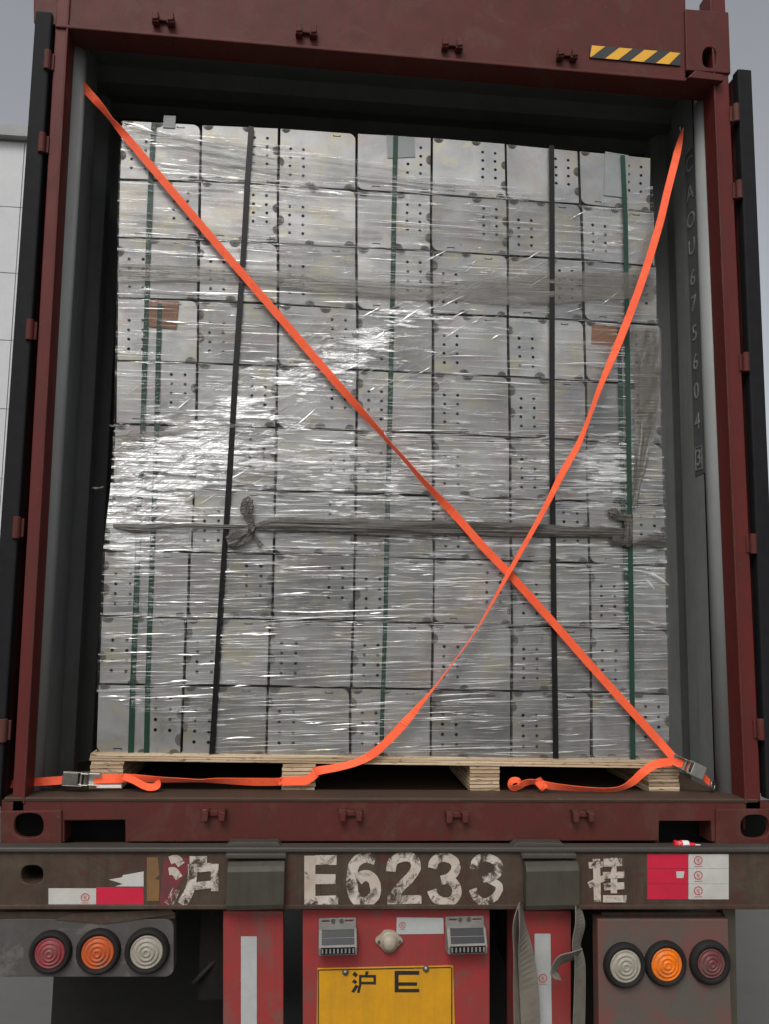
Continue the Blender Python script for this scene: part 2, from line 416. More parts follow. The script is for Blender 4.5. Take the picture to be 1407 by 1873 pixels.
# header
hy = lambda x: 99 + .086*(x-730)
hl = [(60, hy(60)), (1256, hy(1256)), (1256, hy(1256)-150), (60, hy(60)-150)]
MB().ppx(hl, 0.002, .083).build("header_beam", M['red'], ctn, bevel=.006)
MB().ppx([(100, hy(100)+4), (1318, hy(1318)+4), (1318, hy(1318)-2), (100, hy(100)-2)], -.008, .10).build("header_lip", M['red'], ctn, bevel=.003)
# top corner fitting with its oval hole
def oval(cx, cy, rx, ry, n=20, pw=2.6):
    out = []
    for i in range(n):
        a = 2*math.pi*i/n; c, s = math.cos(a), math.sin(a)
        out.append((cx+rx*math.copysign(abs(c)**(2/pw), c), cy-ry*math.copysign(abs(s)**(2/pw), s)))
    return out
def fitting(poly, hole, name="corner_fitting"):
    return MB().ppx(poly, -.008, .012, [hole]).build(name, M['red'], ctn, bevel=.003)
fitting([(1257, 128), (1338, 134), (1334, 22), (1254, 16)], oval(1299, 105, 13, 19))
cf = W(1300, 75, .0)
MB().box((cf.x-.072, .0125, cf.z-.10), (cf.x-.06, .16, cf.z+.1)).build("corner_fitting_inner", M['red'], ctn)
MB().box((cf.x-.06, .12, cf.z-.10), (cf.x+.02, .14, cf.z+.1)).build("corner_fitting_inner", M['dark'], ctn)  # dark backing added so the oval hole reads as shaded
MB().ppx([(1259, 141), (1325, 148), (1325, 136), (1273, 128)], -.03, -.008).build("corner_gusset", M['red'], ctn, bevel=.004)
fitting([(0, 1552), (112, 1548), (112, 1482), (0, 1484)], oval(52, 1510, 27, 23), "corner_fitting")
fitting([(1311, 1548), (1420, 1550), (1420, 1480), (1311, 1480)], oval(1382, 1512, 26, 22), "corner_fitting")
for x0, x1 in ((0, 108), (1315, 1420)):
    MB().rpx(x0, 1486, x1, 1546, .10, .14).build("corner_fitting_inner", M['dark'], ctn)  # dark sheet behind the lower holes in place of shade
# sill: front web with the two openings, rusty top plate
sl = lambda x: 1462 + 2*(x-64)/1280.
web = [(112, 1541), (117, 1541), (117, 1501), (228, 1500), (229, 1540), (1206, 1538), (1207, 1502), (1302, 1502), (1303, 1539), (1311, 1541), (1311, sl(1311)+1), (112, sl(112)+1)]
MB().ppx(web, 0.0, .012).build("sill_web", M['red'], ctn, bevel=.003)
for x0, x1 in ((104, 117), (229, 236), (1199, 1206), (1303, 1318)):          # cheeks of the openings
    MB().rpx(x0, 1500, x1, 1541, .012, .10).build("opening_cheek", M['red'], ctn)
MB().rpx(0, sl(0)+1, 112, 1484, .0, .012).build("sill_end", M['red'], ctn); MB().rpx(1311, sl(1311)+1, 1420, 1480, .0, .012).build("sill_end", M['red'], ctn)
mb = MB(); n = 60
for i in range(n+1):
    x = -1.22 + 2.44*i/n; j = .0015*noise.noise(Vector((x*9, 0, 3)))
    z = fz(x)
    for y, dz in ((-.003+j, -.006), (-.005+j, .001), (0.001+j, .005+j), (.13, .003), (.13, -.03)): mb.v.append((x, y, z+dz))
for i in range(n):
    for k in range(4): mb.f.append((i*5+k, (i+1)*5+k, (i+1)*5+k+1, i*5+k+1))
mb.build("sill_top", M['sill'], ctn, smooth=False)
MB().box((-1.2, .131, -.05), (1.2, 6.0, -.022)).build("floor", M['floor'], ctn)
MB().box((-1.21, .142, -.30), (1.21, .16, -.052)).build("cross_member_screen", M['dark'], ctn)  # extended dark sheet, blocks daylight behind the sill openings
# cam keepers: brackets for the locking bars
def keeper(px, py, s=1.0, up=1):
    c = W(px, py, 0); mb = MB()
    for sx in (-1, 1):
        x = c.x + sx*.026*s
        mb.prism([(x-.009, c.z-.016*up), (x+.009, c.z-.016*up), (x+.011, c.z+.012*up), (x-.011, c.z+.016*up)], -.032, 0.001)
        mb.prism([(x-.012 - .004*sx, c.z+.012*up), (x+.012, c.z+.012*up), (x+.012, c.z+.02*up), (x-.014, c.z+.02*up)], -.026, .001)
    mb.box((c.x-.03*s, -.012, c.z-.004), (c.x+.03*s, .001, c.z+.014))
    return mb.build("cam_keeper", M['red'], ctn, bevel=.003)
for px, py in ((391, 1489), (640, 1489), (835, 1492), (1064, 1491)): keeper(px, py)
for px, py in ((1036, 104), (827, 86), (560, 62), (300, 40)): keeper(px, py, 1, -1)
# hazard stripes on the header
mbk = MB().ppx([(1080, 105), (1246, 120), (1246, 96), (1080, 82)], -.0035, .0005); hz = mbk.build("hazard_decal", M['hazblack'], ctn)
for x0 in (1078, 1128, 1174, 1221):
    up = lambda x: 82+(x-1080)*.0843; dn = lambda x: 105+(x-1080)*.0903
    xa, xb, sh = x0-20, x0+4, 26
    q = [(max(1080.5, min(1245.5, xa)), dn(xa)-.6), (max(1080.5, min(1245.5, xb)), dn(xb)-.6), (min(1245.5, xb+sh), up(xb+sh)+.6), (max(1080.5, min(1245.5, xa+sh)), up(xa+sh)+.6)]
    MB().ppx(q, -.0045, -.0036).build("stripe", M['hazyellow'], hz)
# grey inner columns and corrugated walls
for sx in (-1, 1):
    mb = MB(); 
    mb.tube([(sx*(XI+.016), .124, fz(sx*1.17)-.02), (sx*(XI+.016), .124, 2.62)], .041, 20)
    mb.build("inner_column", M['grey'], ctn, smooth=True)
    prof = [(.19, XI), (.37, XI)]
    y = .37
    while y < 6:
        prof += [(y+.068, XI+.036), (y+.14, XI+.036), (y+.208, XI), (y+.278, XI)]; y += .278
    mb = MB()
    for yy, xx in prof: mb.v += [(sx*xx, yy, -.05), (sx*xx, yy, 2.72)]
    for i in range(len(prof)-1): mb.f.append((2*i, 2*i+2, 2*i+3, 2*i+1))
    mb.build("side_wall", M['wall'], ctn)
    MB().box((min(sx*1.212, sx*1.222), .0855, -.13), (max(sx*1.212, sx*1.222), 6.1, 2.78)).build("outer_skin", M['red'], ctn)
prof = [(.083, 2.70)]; y = .12
while y < 6: prof += [(y, 2.70), (y+.05, 2.665), (y+.13, 2.665), (y+.18, 2.70)]; y += .24
mb = MB()
for yy, zz in prof: mb.v += [(-1.22, yy, zz), (1.22, yy, zz)]
for i in range(len(prof)-1): mb.f.append((2*i, 2*i+1, 2*i+3, 2*i+2))
mb.build("roof", M['roofgrey'], ctn)
MB().box((-1.22, .09, 2.76), (1.22, 6.1, 2.78)).build("roof_skin", M['red'], ctn)
MB().box((-1.22, 6.0, -.1), (1.22, 6.05, 2.76)).build("front_wall", M['wall'], ctn)
# stencilled number down the right wall
bz0, bz1 = W(1258, 276, .22).z, W(1280, 868, .22).z
MB().box((XI-.002, .183, bz1), (XI+.001, .258, bz0)).build("number_band", M['greydark'], ctn)
for ch, py in zip("CAOU6756043", (302, 354, 403, 452, 509, 556, 610, 663, 716, 772, 838)):
    z = W(1262+(py-300)*.035, py, .222).z
    mtx = Matrix(((0, 0, -1, XI-.0035), (-1*-1*-1, 0, 0, .2225), (0, 1, 0, z), (0, 0, 0, 1)))
    text_mesh(ch, M['lettergrey'], "stencil_letter", ctn, .088, mtx)
z = W(1281, 838, .222).z
mb = MB()
for a, b in (((.196, z-.045), (.249, z-.042)), ((.196, z+.042), (.249, z+.045)), ((.196, z-.042), (.199, z+.042)), ((.246, z-.042), (.249, z+.042))):
    mb.box((XI-.004, a[0], a[1]), (XI-.0025, b[0], b[1]))
mb.build("check_digit_frame", M['lettergrey'], ctn)
# lashing rings
def ring(px, py, Y, r=.017):
    c = W(px, py, Y); pts = [(c.x+r*math.cos(a)*.7, c.y+r*math.cos(a)*.6, c.z+r*math.sin(a)) for a in [2*math.pi*i/16 for i in range(17)]]
    return MB().tube(pts, .0045, 6).build("lashing_ring", M['gunmetal'], ctn, smooth=True)
ring(1248, 237, .17); ring(146, 147, .12); ring(1305, 1437, .10)
# open doors folded back along the sides, hinges
for sx, x0 in ((-1, -1.232), (1, 1.25)):
    a, b = sorted((x0, x0+sx*.05)); zlo, zhi = 0.0, 2.62
    MB().box((a, .03, zlo), (b, 1.2, zhi)).build("door", M['red'], ctn, bevel=.004)
    MB().box((a-.003, -.012, zlo-.01), (b+.003, .0295, zhi+.01)).build("door_gasket", M['gasket'], ctn, bevel=.006)
    for hz_ in (.22, .85, 1.5, 2.15, 2.45):
        zz = hz_; xx = sx*1.222
        mb = MB(); mb.tube([(xx+sx*.012, -.012, zz-.035), (xx+sx*.012, -.012, zz+.035)], .012, 12); mb.box((min(xx-sx*.008, xx+sx*.02), -.006, zz-.03), (max(xx-sx*.008, xx+sx*.02), .003, zz+.03))
        mb.build("hinge", M['red'], ctn, bevel=.002)

# ------------------------------------------------------------------ trailer
TY = -.06
trl = thing("semi_trailer", (0, -.06, GZ), "grimy rear end of a container trailer with painted white number and red panels", "trailer")
lz = W(700, 1548, TY).z
mb = MB().ppx([(-60, 1660), (1480, 1660), (1480, 1560), (-60, 1560)], TY, TY+.12, [oval(58, 1600, 20, 17)])
mb.build("rear_beam", M['beam'], trl, bevel=.004)
MB().rpx(20, 1578, 100, 1622, TY+.125, TY+.13).build("beam_backing", M['dark'], trl)
MB().ppx([(-60, 1560), (1480, 1560), (1480, 1550), (-60, 1550)], TY-.012, -.02).build("top_ledge", M['ledge'], trl, bevel=.005)
MB().ppx([(412, 1549), (514, 1549), (508, 1541), (422, 1541)], TY-.004, -.021).build("wear_plate", M['ledge'], trl, bevel=.002)
MB().ppx([(938, 1549), (1037, 1549), (1030, 1542), (948, 1541)], TY-.004, -.021).build("wear_plate", M['ledge'], trl, bevel=.002)
MB().rpx(-60, 1655, 1480, 1664, TY-.006, TY+.10).build("beam_flange", M['beam'], trl, bevel=.003)
def padbox(x0, x1):
    a, b = W(x0, 1662, TY), W(x1, 1570, TY); prof = [(TY, b.z), (TY-.02, b.z-.002), (TY-.034, b.z-.012), (TY-.04, b.z-.026), (TY-.036, a.z+.02), (TY-.028, a.z+.004), (TY, a.z)]
    mb = MB()
    for y, z in prof: mb.v += [(a.x, y, z), (b.x, y, z)]
    k = len(prof)
    for i in range(k-1): mb.f.append((2*i, 2*i+1, 2*i+3, 2*i+2))
    mb.f.append(tuple(2*i for i in range(k))); mb.f.append(tuple(2*i+1 for i in reversed(range(k))))
    mb.build("bumper_pad", M['pad'], trl, bevel=.003)
    MB().rpx(x0-2, 1562, x1+2, 1571, TY-.026, TY-.001).build("pad_lip", M['ledge'], trl, bevel=.003)
padbox(414, 521); padbox(958, 1054)
# tapes on the beam
def tape(poly, m, d, name="reflective_tape", Y=None): return MB().ppx(poly, (TY if Y is None else Y)-d, (TY if Y is None else Y)-d+.0012).build(name, M[m], trl)
def rect(x0, y0, x1, y1): return [(x0, y1), (x1, y1), (x1, y0), (x0, y0)]
def emblem(px, py, r, Y, parent, d=.0014, label=None):
    """round red mark of ring and bars over a thin line"""
    c = W(px, py, Y); k = (W(px+r, py, Y)-c).length; mb = MB()
    n = 20
    vs = []
    for i in range(n):
        a = 2*math.pi*i/n; vs += [(c.x+k*math.cos(a), Y-d, c.z+k*math.sin(a)*.92), (c.x+k*.8*math.cos(a), Y-d, c.z+k*.8*math.sin(a)*.92)]
    mb.add(vs, [(2*i, 2*i+1, (2*i+3) % (2*n), (2*i+2) % (2*n)) for i in range(n)])
    for dx, dz, w_, h_ in ((-.25, .1, .12, .7), (.12, .25, .5, .12), (.05, -.05, .4, .12), (.12, -.35, .5, .12), (0, -1.25, 1.8, .1)):
        mb.add([(c.x+k*(dx-w_/2), Y-d, c.z+k*(dz-h_/2)), (c.x+k*(dx+w_/2), Y-d, c.z+k*(dz-h_/2)), (c.x+k*(dx+w_/2), Y-d, c.z+k*(dz+h_/2)), (c.x+k*(dx-w_/2), Y-d, c.z+k*(dz+h_/2))], [(0, 1, 2, 3)])
    return mb.build("emblem", M['printred'], parent)
t1 = tape(rect(88, 1625, 175, 1656), 'tapewhite', .0014); emblem(155, 1641, 8, TY-.0014, t1)
tape(rect(175.5, 1623, 262, 1655), 'tapered', .0014)
tape([(210, 1621.5), (262, 1621.5), (262, 1594), (246, 1597), (224, 1601), (222, 1605), (199, 1609), (212, 1613), (224, 1617)], 'tapewhite', .0014)
tape([(268, 1648), (290, 1648), (291, 1610), (282, 1608), (291, 1600), (288, 1568), (268, 1568)], 'tapebrown', .0012)
tape([(290.5, 1656), (312, 1658), (320, 1630), (330, 1612), (342, 1596), (346, 1570), (312, 1567), (300, 1568), (296, 1600)], 'magenta', .0008)
for y0, y1 in ((1562.5, 1588.5), (1589, 1616.5), (1617, 1645)):
    tape(rect(1185, y0, 1260, y1), 'tapered', .0016)
    tw = tape(rect(1260.5, y0, 1334, y1), 'tapewhite', .0016); emblem(1278, (y0+y1)/2-2, 8, TY-.0016, tw)
tape([(1239, 1606), (1251, 1606), (1253, 1594), (1238, 1594)], 'tapewhite', .0024, "paper_scrap")
# hand-painted number
def strokes(name, lst, wd=15):
    mb = MB()
    for i, s in enumerate(lst):
        ww = wd
        if isinstance(s[0], (int, float)): ww = s[0]; s = s[1:]
        pts = smooth_path([(a, b) for a, b in s], 5) if len(s) > 2 else [np.array(p, float) for p in s]
        Y = TY-.0022-.00035*i; n = len(pts); o = len(mb.v)
        for j, p in enumerate(pts):
            t = pts[min(j+1, n-1)]-pts[max(j-1, 0)]; t = t/np.linalg.norm(t); q = np.array([-t[1], t[0]])*ww/2
            jt = 1+.1*noise.noise(Vector((p[0]*.2, p[1]*.2, i)))
            mb.v += [tuple(W(*(p-q*jt), Y)), tuple(W(*(p+q*jt), Y))]
        for j in range(n-1): mb.f.append((o+2*j, o+2*j+1, o+2*j+3, o+2*j+2))
    return mb.build(name, M['paint'], trl, norm=False)
strokes("painted_character", [(15, (310, 1574), (322, 1571), (331, 1582)), (14, (308, 1594), (318, 1594), (327, 1606)), (15, (306, 1655), (314, 1644), (321, 1626)), (14, (346, 1573), (378, 1573)), (16, (343, 1589), (386, 1586)),
        (14, (392, 1580), (392, 1630)), (14, (356, 1621), (390, 1617)), (17, (352, 1586), (350, 1612), (344, 1634), (333, 1655)), (13, (330, 1652), (345, 1626))])
strokes("painted_character", [(20, (566, 1565), (566, 1655)), (18, (576, 1573), (615, 1573)), (18, (576, 1608), (613, 1608)), (17, (576, 1647), (618, 1646))])
strokes("painted_character", [(20, (686, 1572), (666, 1568), (648, 1580), (643, 1605), (645, 1632), (654, 1648), (670, 1650), (684, 1638), (686, 1622), (680, 1607), (666, 1601), (654, 1610))])
strokes("painted_character", [(18, (716, 1594), (720, 1576), (738, 1567), (756, 1570), (762, 1586), (752, 1604), (734, 1622), (718, 1645)), (16, (710, 1646), (772, 1645))])
strokes("painted_character", [(17, (792, 1588), (797, 1574), (815, 1568), (832, 1576), (834, 1592), (822, 1606), (808, 1610)), (17, (812, 1608), (830, 1614), (837, 1630), (830, 1646), (812, 1650), (797, 1642), (791, 1628))])
strokes("painted_character", [(15, (868, 1590), (872, 1575), (888, 1568), (906, 1574), (914, 1586), (908, 1600), (884, 1607)), (13, (890, 1606), (912, 1618), (914, 1628), (906, 1642)), (14, (866, 1626), (874, 1644), (890, 1650), (908, 1640))])
strokes("painted_character", [(13, (1092, 1571), (1094, 1649)), (11, (1078, 1583), (1104, 1581)), (12, (1078, 1619), (1106, 1606)), (14, (1105, 1578), (1139, 1577)), (10, (1124, 1569), (1124, 1601)),
        (12, (1104, 1601), (1143, 1600)), (13, (1106, 1622), (1143, 1620)), (12, (1124, 1607), (1124, 1634)), (13, (1104, 1644), (1147, 1644))])
# red uprights and centre panel
PY = -.03
MB().rpx(407, 1666, 518, 1990, PY, PY+.12).build("red_upright", M['panelred'], trl, bevel=.006)
MB().rpx(945, 1666, 1046, 1990, PY, PY+.12).build("red_upright", M['panelred'], trl, bevel=.006)
tape(rect(440, 1713, 469, 1905), 'tapesilver', .0015, Y=PY)
t2 = tape([(979, 1905), (1011, 1905), (1008, 1708), (979, 1708)], 'tapesilver', .0015, Y=PY); emblem(994, 1789, 8, PY-.0015, t2)
MB().rpx(553, 1664, 897, 1990, PY, PY+.03).build("number_panel", M['panelred'], trl, bevel=.003)
t3 = tape([(726, 1709), (813, 1708), (812, 1679), (727, 1678)], 'tapesilver', .0015, Y=PY); emblem(737, 1692, 6, PY-.0015, t3)
def plate_lamp(x0, y0, x1, y1):
    a = W(x0, y1, PY); b = W(x1, y0, PY); w_, h = b.x-a.x, b.z-a.z
    g = lambda u, v: (a.x+u*w_, a.z+v*h)
    hol = lambda u0, u1, v0, v1: [g(u0, v0), g(u1, v0), g(u1, v1), g(u0, v1)]
    rt = MB().prism([g(0, .7), g(1, .7), g(1, .97), g(.97, 1), g(.03, 1), g(0, .97)], PY-.006, PY, [hol(.09, .30, .88, .93), hol(.70, .92, .88, .93)]).build("plate_lamp", M['lampgrey'], trl, bevel=.002)
    q = MB(); pr = [(PY-.006, .98-.2), (PY-.03, .74), (PY-.055, .30), (PY-.05, .06), (PY, 0.0)]
    for y, v in pr:
        q.v += [(a.x, y, a.z+v*h), (b.x, y, a.z+v*h)]
    for i in range(len(pr)-1): q.f.append((2*i, 2*i+1, 2*i+3, 2*i+2))
    q.f.append(tuple(2*i for i in range(5))); q.f.append(tuple(2*i+1 for i in reversed(range(5))))
    q.build("housing", M['lampgrey'], rt, bevel=.003)
    def on(u0, u1, v0, v1, m, nm, d=.002):
        yv = lambda v: float(np.interp(v, [.06, .30, .74, .78], [PY-.05, PY-.055, PY-.03, PY-.006]))
        s = MB(); 
        s.add([(a.x+u0*w_, yv(v0)-d, a.z+v0*h), (a.x+u1*w_, yv(v0)-d, a.z+v0*h), (a.x+u1*w_, yv(v1)-d, a.z+v1*h), (a.x+u0*w_, yv(v1)-d, a.z+v1*h),
               (a.x+u0*w_, yv(v0)+.004, a.z+v0*h), (a.x+u1*w_, yv(v0)+.004, a.z+v0*h), (a.x+u1*w_, yv(v1)+.004, a.z+v1*h), (a.x+u0*w_, yv(v1)+.004, a.z+v1*h)],
              [(0, 1, 2, 3), (0, 4, 5, 1), (1, 5, 6, 2), (2, 6, 7, 3), (3, 7, 4, 0)])
        s.build(nm, M[m], rt)
    on(.08, .93, .56, .74, 'lamplens', "glass"); on(.08, .93, .38, .535, 'lamplens', "glass")
    s = MB(); s.box((a.x+.06*w_, PY-.056, a.z+.12*h), (b.x-.06*w_, PY-.0535, a.z+.31*h)); s.build("grille", M['dark'], rt)
    s = MB()
    for i in range(9): s.box((a.x+(.08+.1*i)*w_, PY-.058, a.z+.15*h), (a.x+(.12+.1*i)*w_, PY-.0555, a.z+.28*h))
    s.build("grille_bar", M['lampgrey'], rt)
    for u in (.38, .6):
        c = g(u, .91); MB().lathe((c[0], PY-.006, c[1]), [(.0001, -.004), (.005, -.004), (.0065, -.002), (.0065, .001)], 10).build("bolt", M['gunmetal'], rt, smooth=False)
plate_lamp(581, 1677, 651, 1740); plate_lamp(815, 1674, 886, 1738)
c = W(712, 1721, PY)
pl_ = []
for i in range(28):
    a = 2*math.pi*i/28
    px = 26*math.cos(a); pz = 19*math.sin(a)*(1-.0*abs(math.cos(a)))
    k = abs(math.cos(a)); pz = 19*math.sin(a) if k < .5 else math.copysign(max(3.5, 19*(1.3-k*1.15)) , math.sin(a)) if abs(math.sin(a)) > .05 else 0
    pl_.append((712+px, 1721-pz))
mb = MB().ppx(pl_, PY-.01, PY); cp = mb.build("round_cap", M['cap'], trl, bevel=.003)
MB().lathe((c.x, PY-.01, c.z), [(.0001, -.024), (.012, -.022), (.02, -.017), (.026, -.006), (.027, -.003), (.03, -.003), (.031, .001)], 28).build("dome", M['cap'], cp, smooth=True)
for dx in (-20, 20):
    q = W(712+dx, 1721, PY); MB().lathe((q.x, PY-.01, q.z), [(.0001, -.003), (.005, -.003), (.006, .001)], 10).build("bolt", M['gunmetal'], cp)
# licence plate
lp = MB().ppx([(578, 1892), (834, 1890), (830, 1766), (580, 1771)], PY-.004, PY-.0005).build("licence_plate", M['yellow'], trl, bevel=.001)
mb = MB()
for q in ([(582, 1775.4), (826.5, 1770.4), (826.5, 1768.6), (582, 1773.6)], [(580.5, 1888), (582.3, 1888), (582.3, 1775.4), (580.5, 1774)], [(826.5, 1886), (828.5, 1886), (828.5, 1770), (826.5, 1770)]):
    mb.ppx(q, PY-.0052, PY-.0041)
mb.build("plate_border", M['black'], lp)
mb = MB()
def bar(x0, y0, x1, y1, k=0): mb.ppx([(x0, y1), (x1, y1), (x1, y0), (x0, y0)], PY-.0052-.0002*k, PY-.0041)
bar(723, 1776, 768, 1783); bar(723, 1783.2, 730, 1815); bar(730.2, 1797, 764, 1803); bar(730.2, 1809, 768, 1815)
mb.build("plate_character", M['black'], lp); mb = MB()
for q in ([(644, 1783), (650, 1788), (654, 1783), (648, 1777)], [(667, 1783), (672, 1783), (674, 1777), (668, 1777)], [(643, 1796), (649, 1800), (653, 1796), (647, 1791)], [(642, 1814), (647, 1816), (655, 1804), (650, 1801)]):
    mb.ppx(q, PY-.0052, PY-.0041)
bar(656, 1783.5, 687, 1788); bar(682.5, 1788.2, 687, 1801); bar(656, 1796, 682.3, 1800.5); bar(656, 1788.2, 660.5, 1795.8); 
mb.ppx([(652, 1816), (657, 1816), (660.5, 1800.7), (656, 1800.7)], PY-.0052, PY-.0041)
mb.build("plate_character", M['black'], lp)
for px, py in ((631, 1777), (780, 1771)):
    q = W(px, py, PY); MB().lathe((q.x, PY-.004, q.z), [(.0001, -.009), (.005, -.008), (.009, -.004), (.0105, 0)], 16).build("plate_bolt", M['gunmetal'], lp, smooth=True)
# lamp panels and round lamps
LY = -.04
def rr(x0, y0, x1, y1, r):
    out = []
    for cx, cy, a0 in ((x1-r, y1-r, -90), (x1-r, y0+r, 0), (x0+r, y0+r, 90), (x0+r, y1-r, 180)):
        for k in range(5):
            a = R(a0+90*k/4); out.append((cx+r*math.cos(a), cy-r*math.sin(a)))
    return out
MB().ppx(rr(-10, 1681, 317, 1787, 16), LY, LY+.06).build("lamp_panel", M['lampbox'], trl, bevel=.006)
MB().rpx(-10, 1668, 320, 1681.5, LY+.004, LY+.10).build("lamp_bracket", M['beam'], trl, bevel=.004)
MB().ppx([(100, 1682), (190, 1690), (320, 1672), (312, 1664), (240, 1667), (130, 1670)], LY-.004, LY).build("torn_skirt", M['beam'], trl)
MB().ppx([(1098, 1990), (1345, 1990), (1333, 1681), (1094, 1681)], LY, LY+.05).build("lamp_panel", M['lampboxred'], trl, bevel=.004)
MB().rpx(1102, 1669, 1325, 1678, LY+.03, LY+.10).build("lamp_bracket", M['beam'], trl)
MB().ppx([(1334, 1990), (1352, 1990), (1346, 1664), (1322, 1664), (1330, 1682)], LY+.012, LY+.06).build("panel_edge", M['pad'], trl)
def lamp(px, py, r, m, ro):
    c = W(px, py, LY); k = (W(px+1, py, LY)-c).length
    rg = MB().lathe((c.x, LY, c.z), [(r*.96*k, -.008), (r*1.04*k, -.018), (r*1.18*k, -.022), (ro*.93*k, -.018), (ro*k, -.008), (ro*k, .001)], 40).build("tail_lamp", M['rubber'], trl, smooth=True)
    pr = [(.0001, -.024)]
    for i in range(1, 25):
        u = i/24; pr.append((r*k*u, -.024+.010*u*u+.0022*math.sin(u*math.pi*2*4)*(1 if u < .96 else 0)))
    pr.append((r*k, -.006))
    MB().lathe((c.x, LY, c.z), pr, 40).build("lens", M[m], rg, smooth=True)
lamp(93, 1740, 28, 'lensred', 39); lamp(180, 1739, 30, 'lensorange', 41); lamp(269, 1738, 30, 'lensclear', 41)
lamp(1142, 1764, 28, 'lensclear', 38); lamp(1217, 1761, 28, 'lensamber', 38); lamp(1298, 1759, 25, 'lensdark', 37)
# running gear behind, in the dark
for x in (-.62, .42): MB().box((x, .07, -.62), (x+.18, 6, -.16)).build("chassis_rail", M['dark'], trl)
MB().box((-1.2, .9, -.24), (1.2, 6, -.16)).build("deck_plate", M['dark'], trl)
MB().tube([(-1.0, 1.6, GZ+.5), (1.0, 1.6, GZ+.5)], .06, 10).build("axle", M['dark'], trl)
for x in (-1.15, -.82, .55, .88):
    mb = MB(); n = 28; pr = [(.27, .0), (.46, .01), (.5, .04), (.5, .22), (.46, .25), (.27, .26)]
    for r, dx in pr:
        for i in range(n): mb.v.append((x+dx, 1.6+r*math.cos(2*math.pi*i/n), GZ+.5+r*math.sin(2*math.pi*i/n)))
    for j in range(5):
        for i in range(n): mb.f.append((j*n+i, j*n+(i+1) % n, (j+1)*n+(i+1) % n, (j+1)*n+i))
    mb.build("wheel", M['tyre'], trl, smooth=True)
MB().box((-1.15, .4, GZ+.1), (-.42, .41, -.17)).build("added_mud_flap", M['rubber'], trl); MB().box((.35, .4, GZ+.1), (1.15, .41, -.17)).build("added_mud_flap", M['rubber'], trl)  # unseen flaps added wide to keep the gaps under the beam black
MB().tube([W(*p) for p in ((352, 1800, .05), (375, 1775, .06), (395, 1755, .08), (412, 1735, .08))], .008, 6).build("air_hose", M['rubber'], trl, smooth=True)

# grubby webbing remnants hanging from the beam
def rag(name, label, paths):
    o = thing(name, W(*paths[0][0][:2], -.075), label, "webbing strip", "grimy webbing remnants hanging from the trailer beam")
    for i, pth in enumerate(paths):
        mb = MB(); ribbon(mb, pth, .062, .003, 6); mb.build("strand", M['cloth'], o, smooth=False)
rag("webbing_strip", "grimy grey webbing strip with a pale knot hanging left of the right red upright",
    [[(955, 1652, -.075, 6), (949, 1680, -.085, 14), (946, 1710, -.08, 12), (948, 1750, -.075, 14), (950, 1800, -.07, 18), (952, 1880, -.07, 20)],
     [(954, 1654, -.078, 8), (956, 1690, -.09, 10), (962, 1740, -.085, 26), (968, 1800, -.08, 34), (972, 1880, -.075, 34)]])
rag("webbing_strip", "grimy grey webbing strip with a looped end hanging right of the right red upright",
    [[(1058, 1656, -.075, 8), (1062, 1690, -.09, 16), (1056, 1730, -.085, 14), (1062, 1770, -.08, 18), (1060, 1880, -.08, 20)],
     [(1060, 1745, -.095, 12), (1044, 1750, -.105, 12), (1026, 1757, -.11, 13), (1017, 1776, -.1, 12), (1024, 1784, -.1, 10)]])

# marker bottle on the ledge
mk = thing("glue_bottle", W(1252, 1549, -.045), "small red bottle with white label and pointed nozzle lying on trailer ledge", "bottle")
Yb = -.045
def seg(x0, x1, r, nm, m, y0=1543.0, y1=1544.5):
    a = W(x0, y0+(x0-1236)*.06, Yb); b = W(x1, y0+(x1-1236)*.06, Yb)
    MB().tube([a, a.lerp(b, .1), a.lerp(b, .9), b], [r*.85, r, r, r*.85], 16).build(nm, M[m], mk, smooth=False)
seg(1234, 1240.5, .0105, "base_cap", 'bottlered'); seg(1240.5, 1244, .0085, "collar", 'cap'); seg(1243, 1262, .0115, "body", 'bottlered'); seg(1246.5, 1260.5, .0118, "label_wrap", 'labelwhite')
seg(1262, 1272, .006, "nozzle_base", 'bottlered'); seg(1272, 1282, .002, "nozzle_tip", 'labelwhite')
a, b = W(1248.5, 1544, Yb), W(1259, 1547, Yb)
MB().box((a.x, Yb-.0125, b.z), (b.x, Yb-.0117, a.z)).build("label_print", M['blueprint'], mk)

# ------------------------------------------------------------------ pallet
pal = thing("pallet", (0, L, 0), "pale plywood pallet with laminated blocks under the wrapped load", "pallet")
dk = MB()
a0, a1 = W(163, 1391, L-.03), W(1246, 1406, L-.03)
zb = lambda x: a0.z+(a1.z-a0.z)*(x-a0.x)/(a1.x-a0.x)
t0, t1_ = W(163, 1378, L-.03), W(1246, 1392, L-.03)
ztop = lambda x: t0.z+(t1_.z-t0.z)*(x-t0.x)/(t1_.x-t0.x)
for k in range(3):                       # three sheets, edges a little out of line
    q = []; f0, f1 = k/3+.03, (k+1)/3-.03
    yj = (-.002, .0, .001)[k]
    MB().prism([(a0.x+.001*k, zb(a0.x)*(1-f0)+ztop(a0.x)*f0), (a1.x-.002*k, zb(a1.x)*(1-f0)+ztop(a1.x)*f0), (a1.x-.002*k, zb(a1.x)*(1-f1)+ztop(a1.x)*f1), (a0.x+.001*k, zb(a0.x)*(1-f1)+ztop(a0.x)*f1)], L-.03+yj, 1.3).build("deck_sheet", M['ply'], pal)
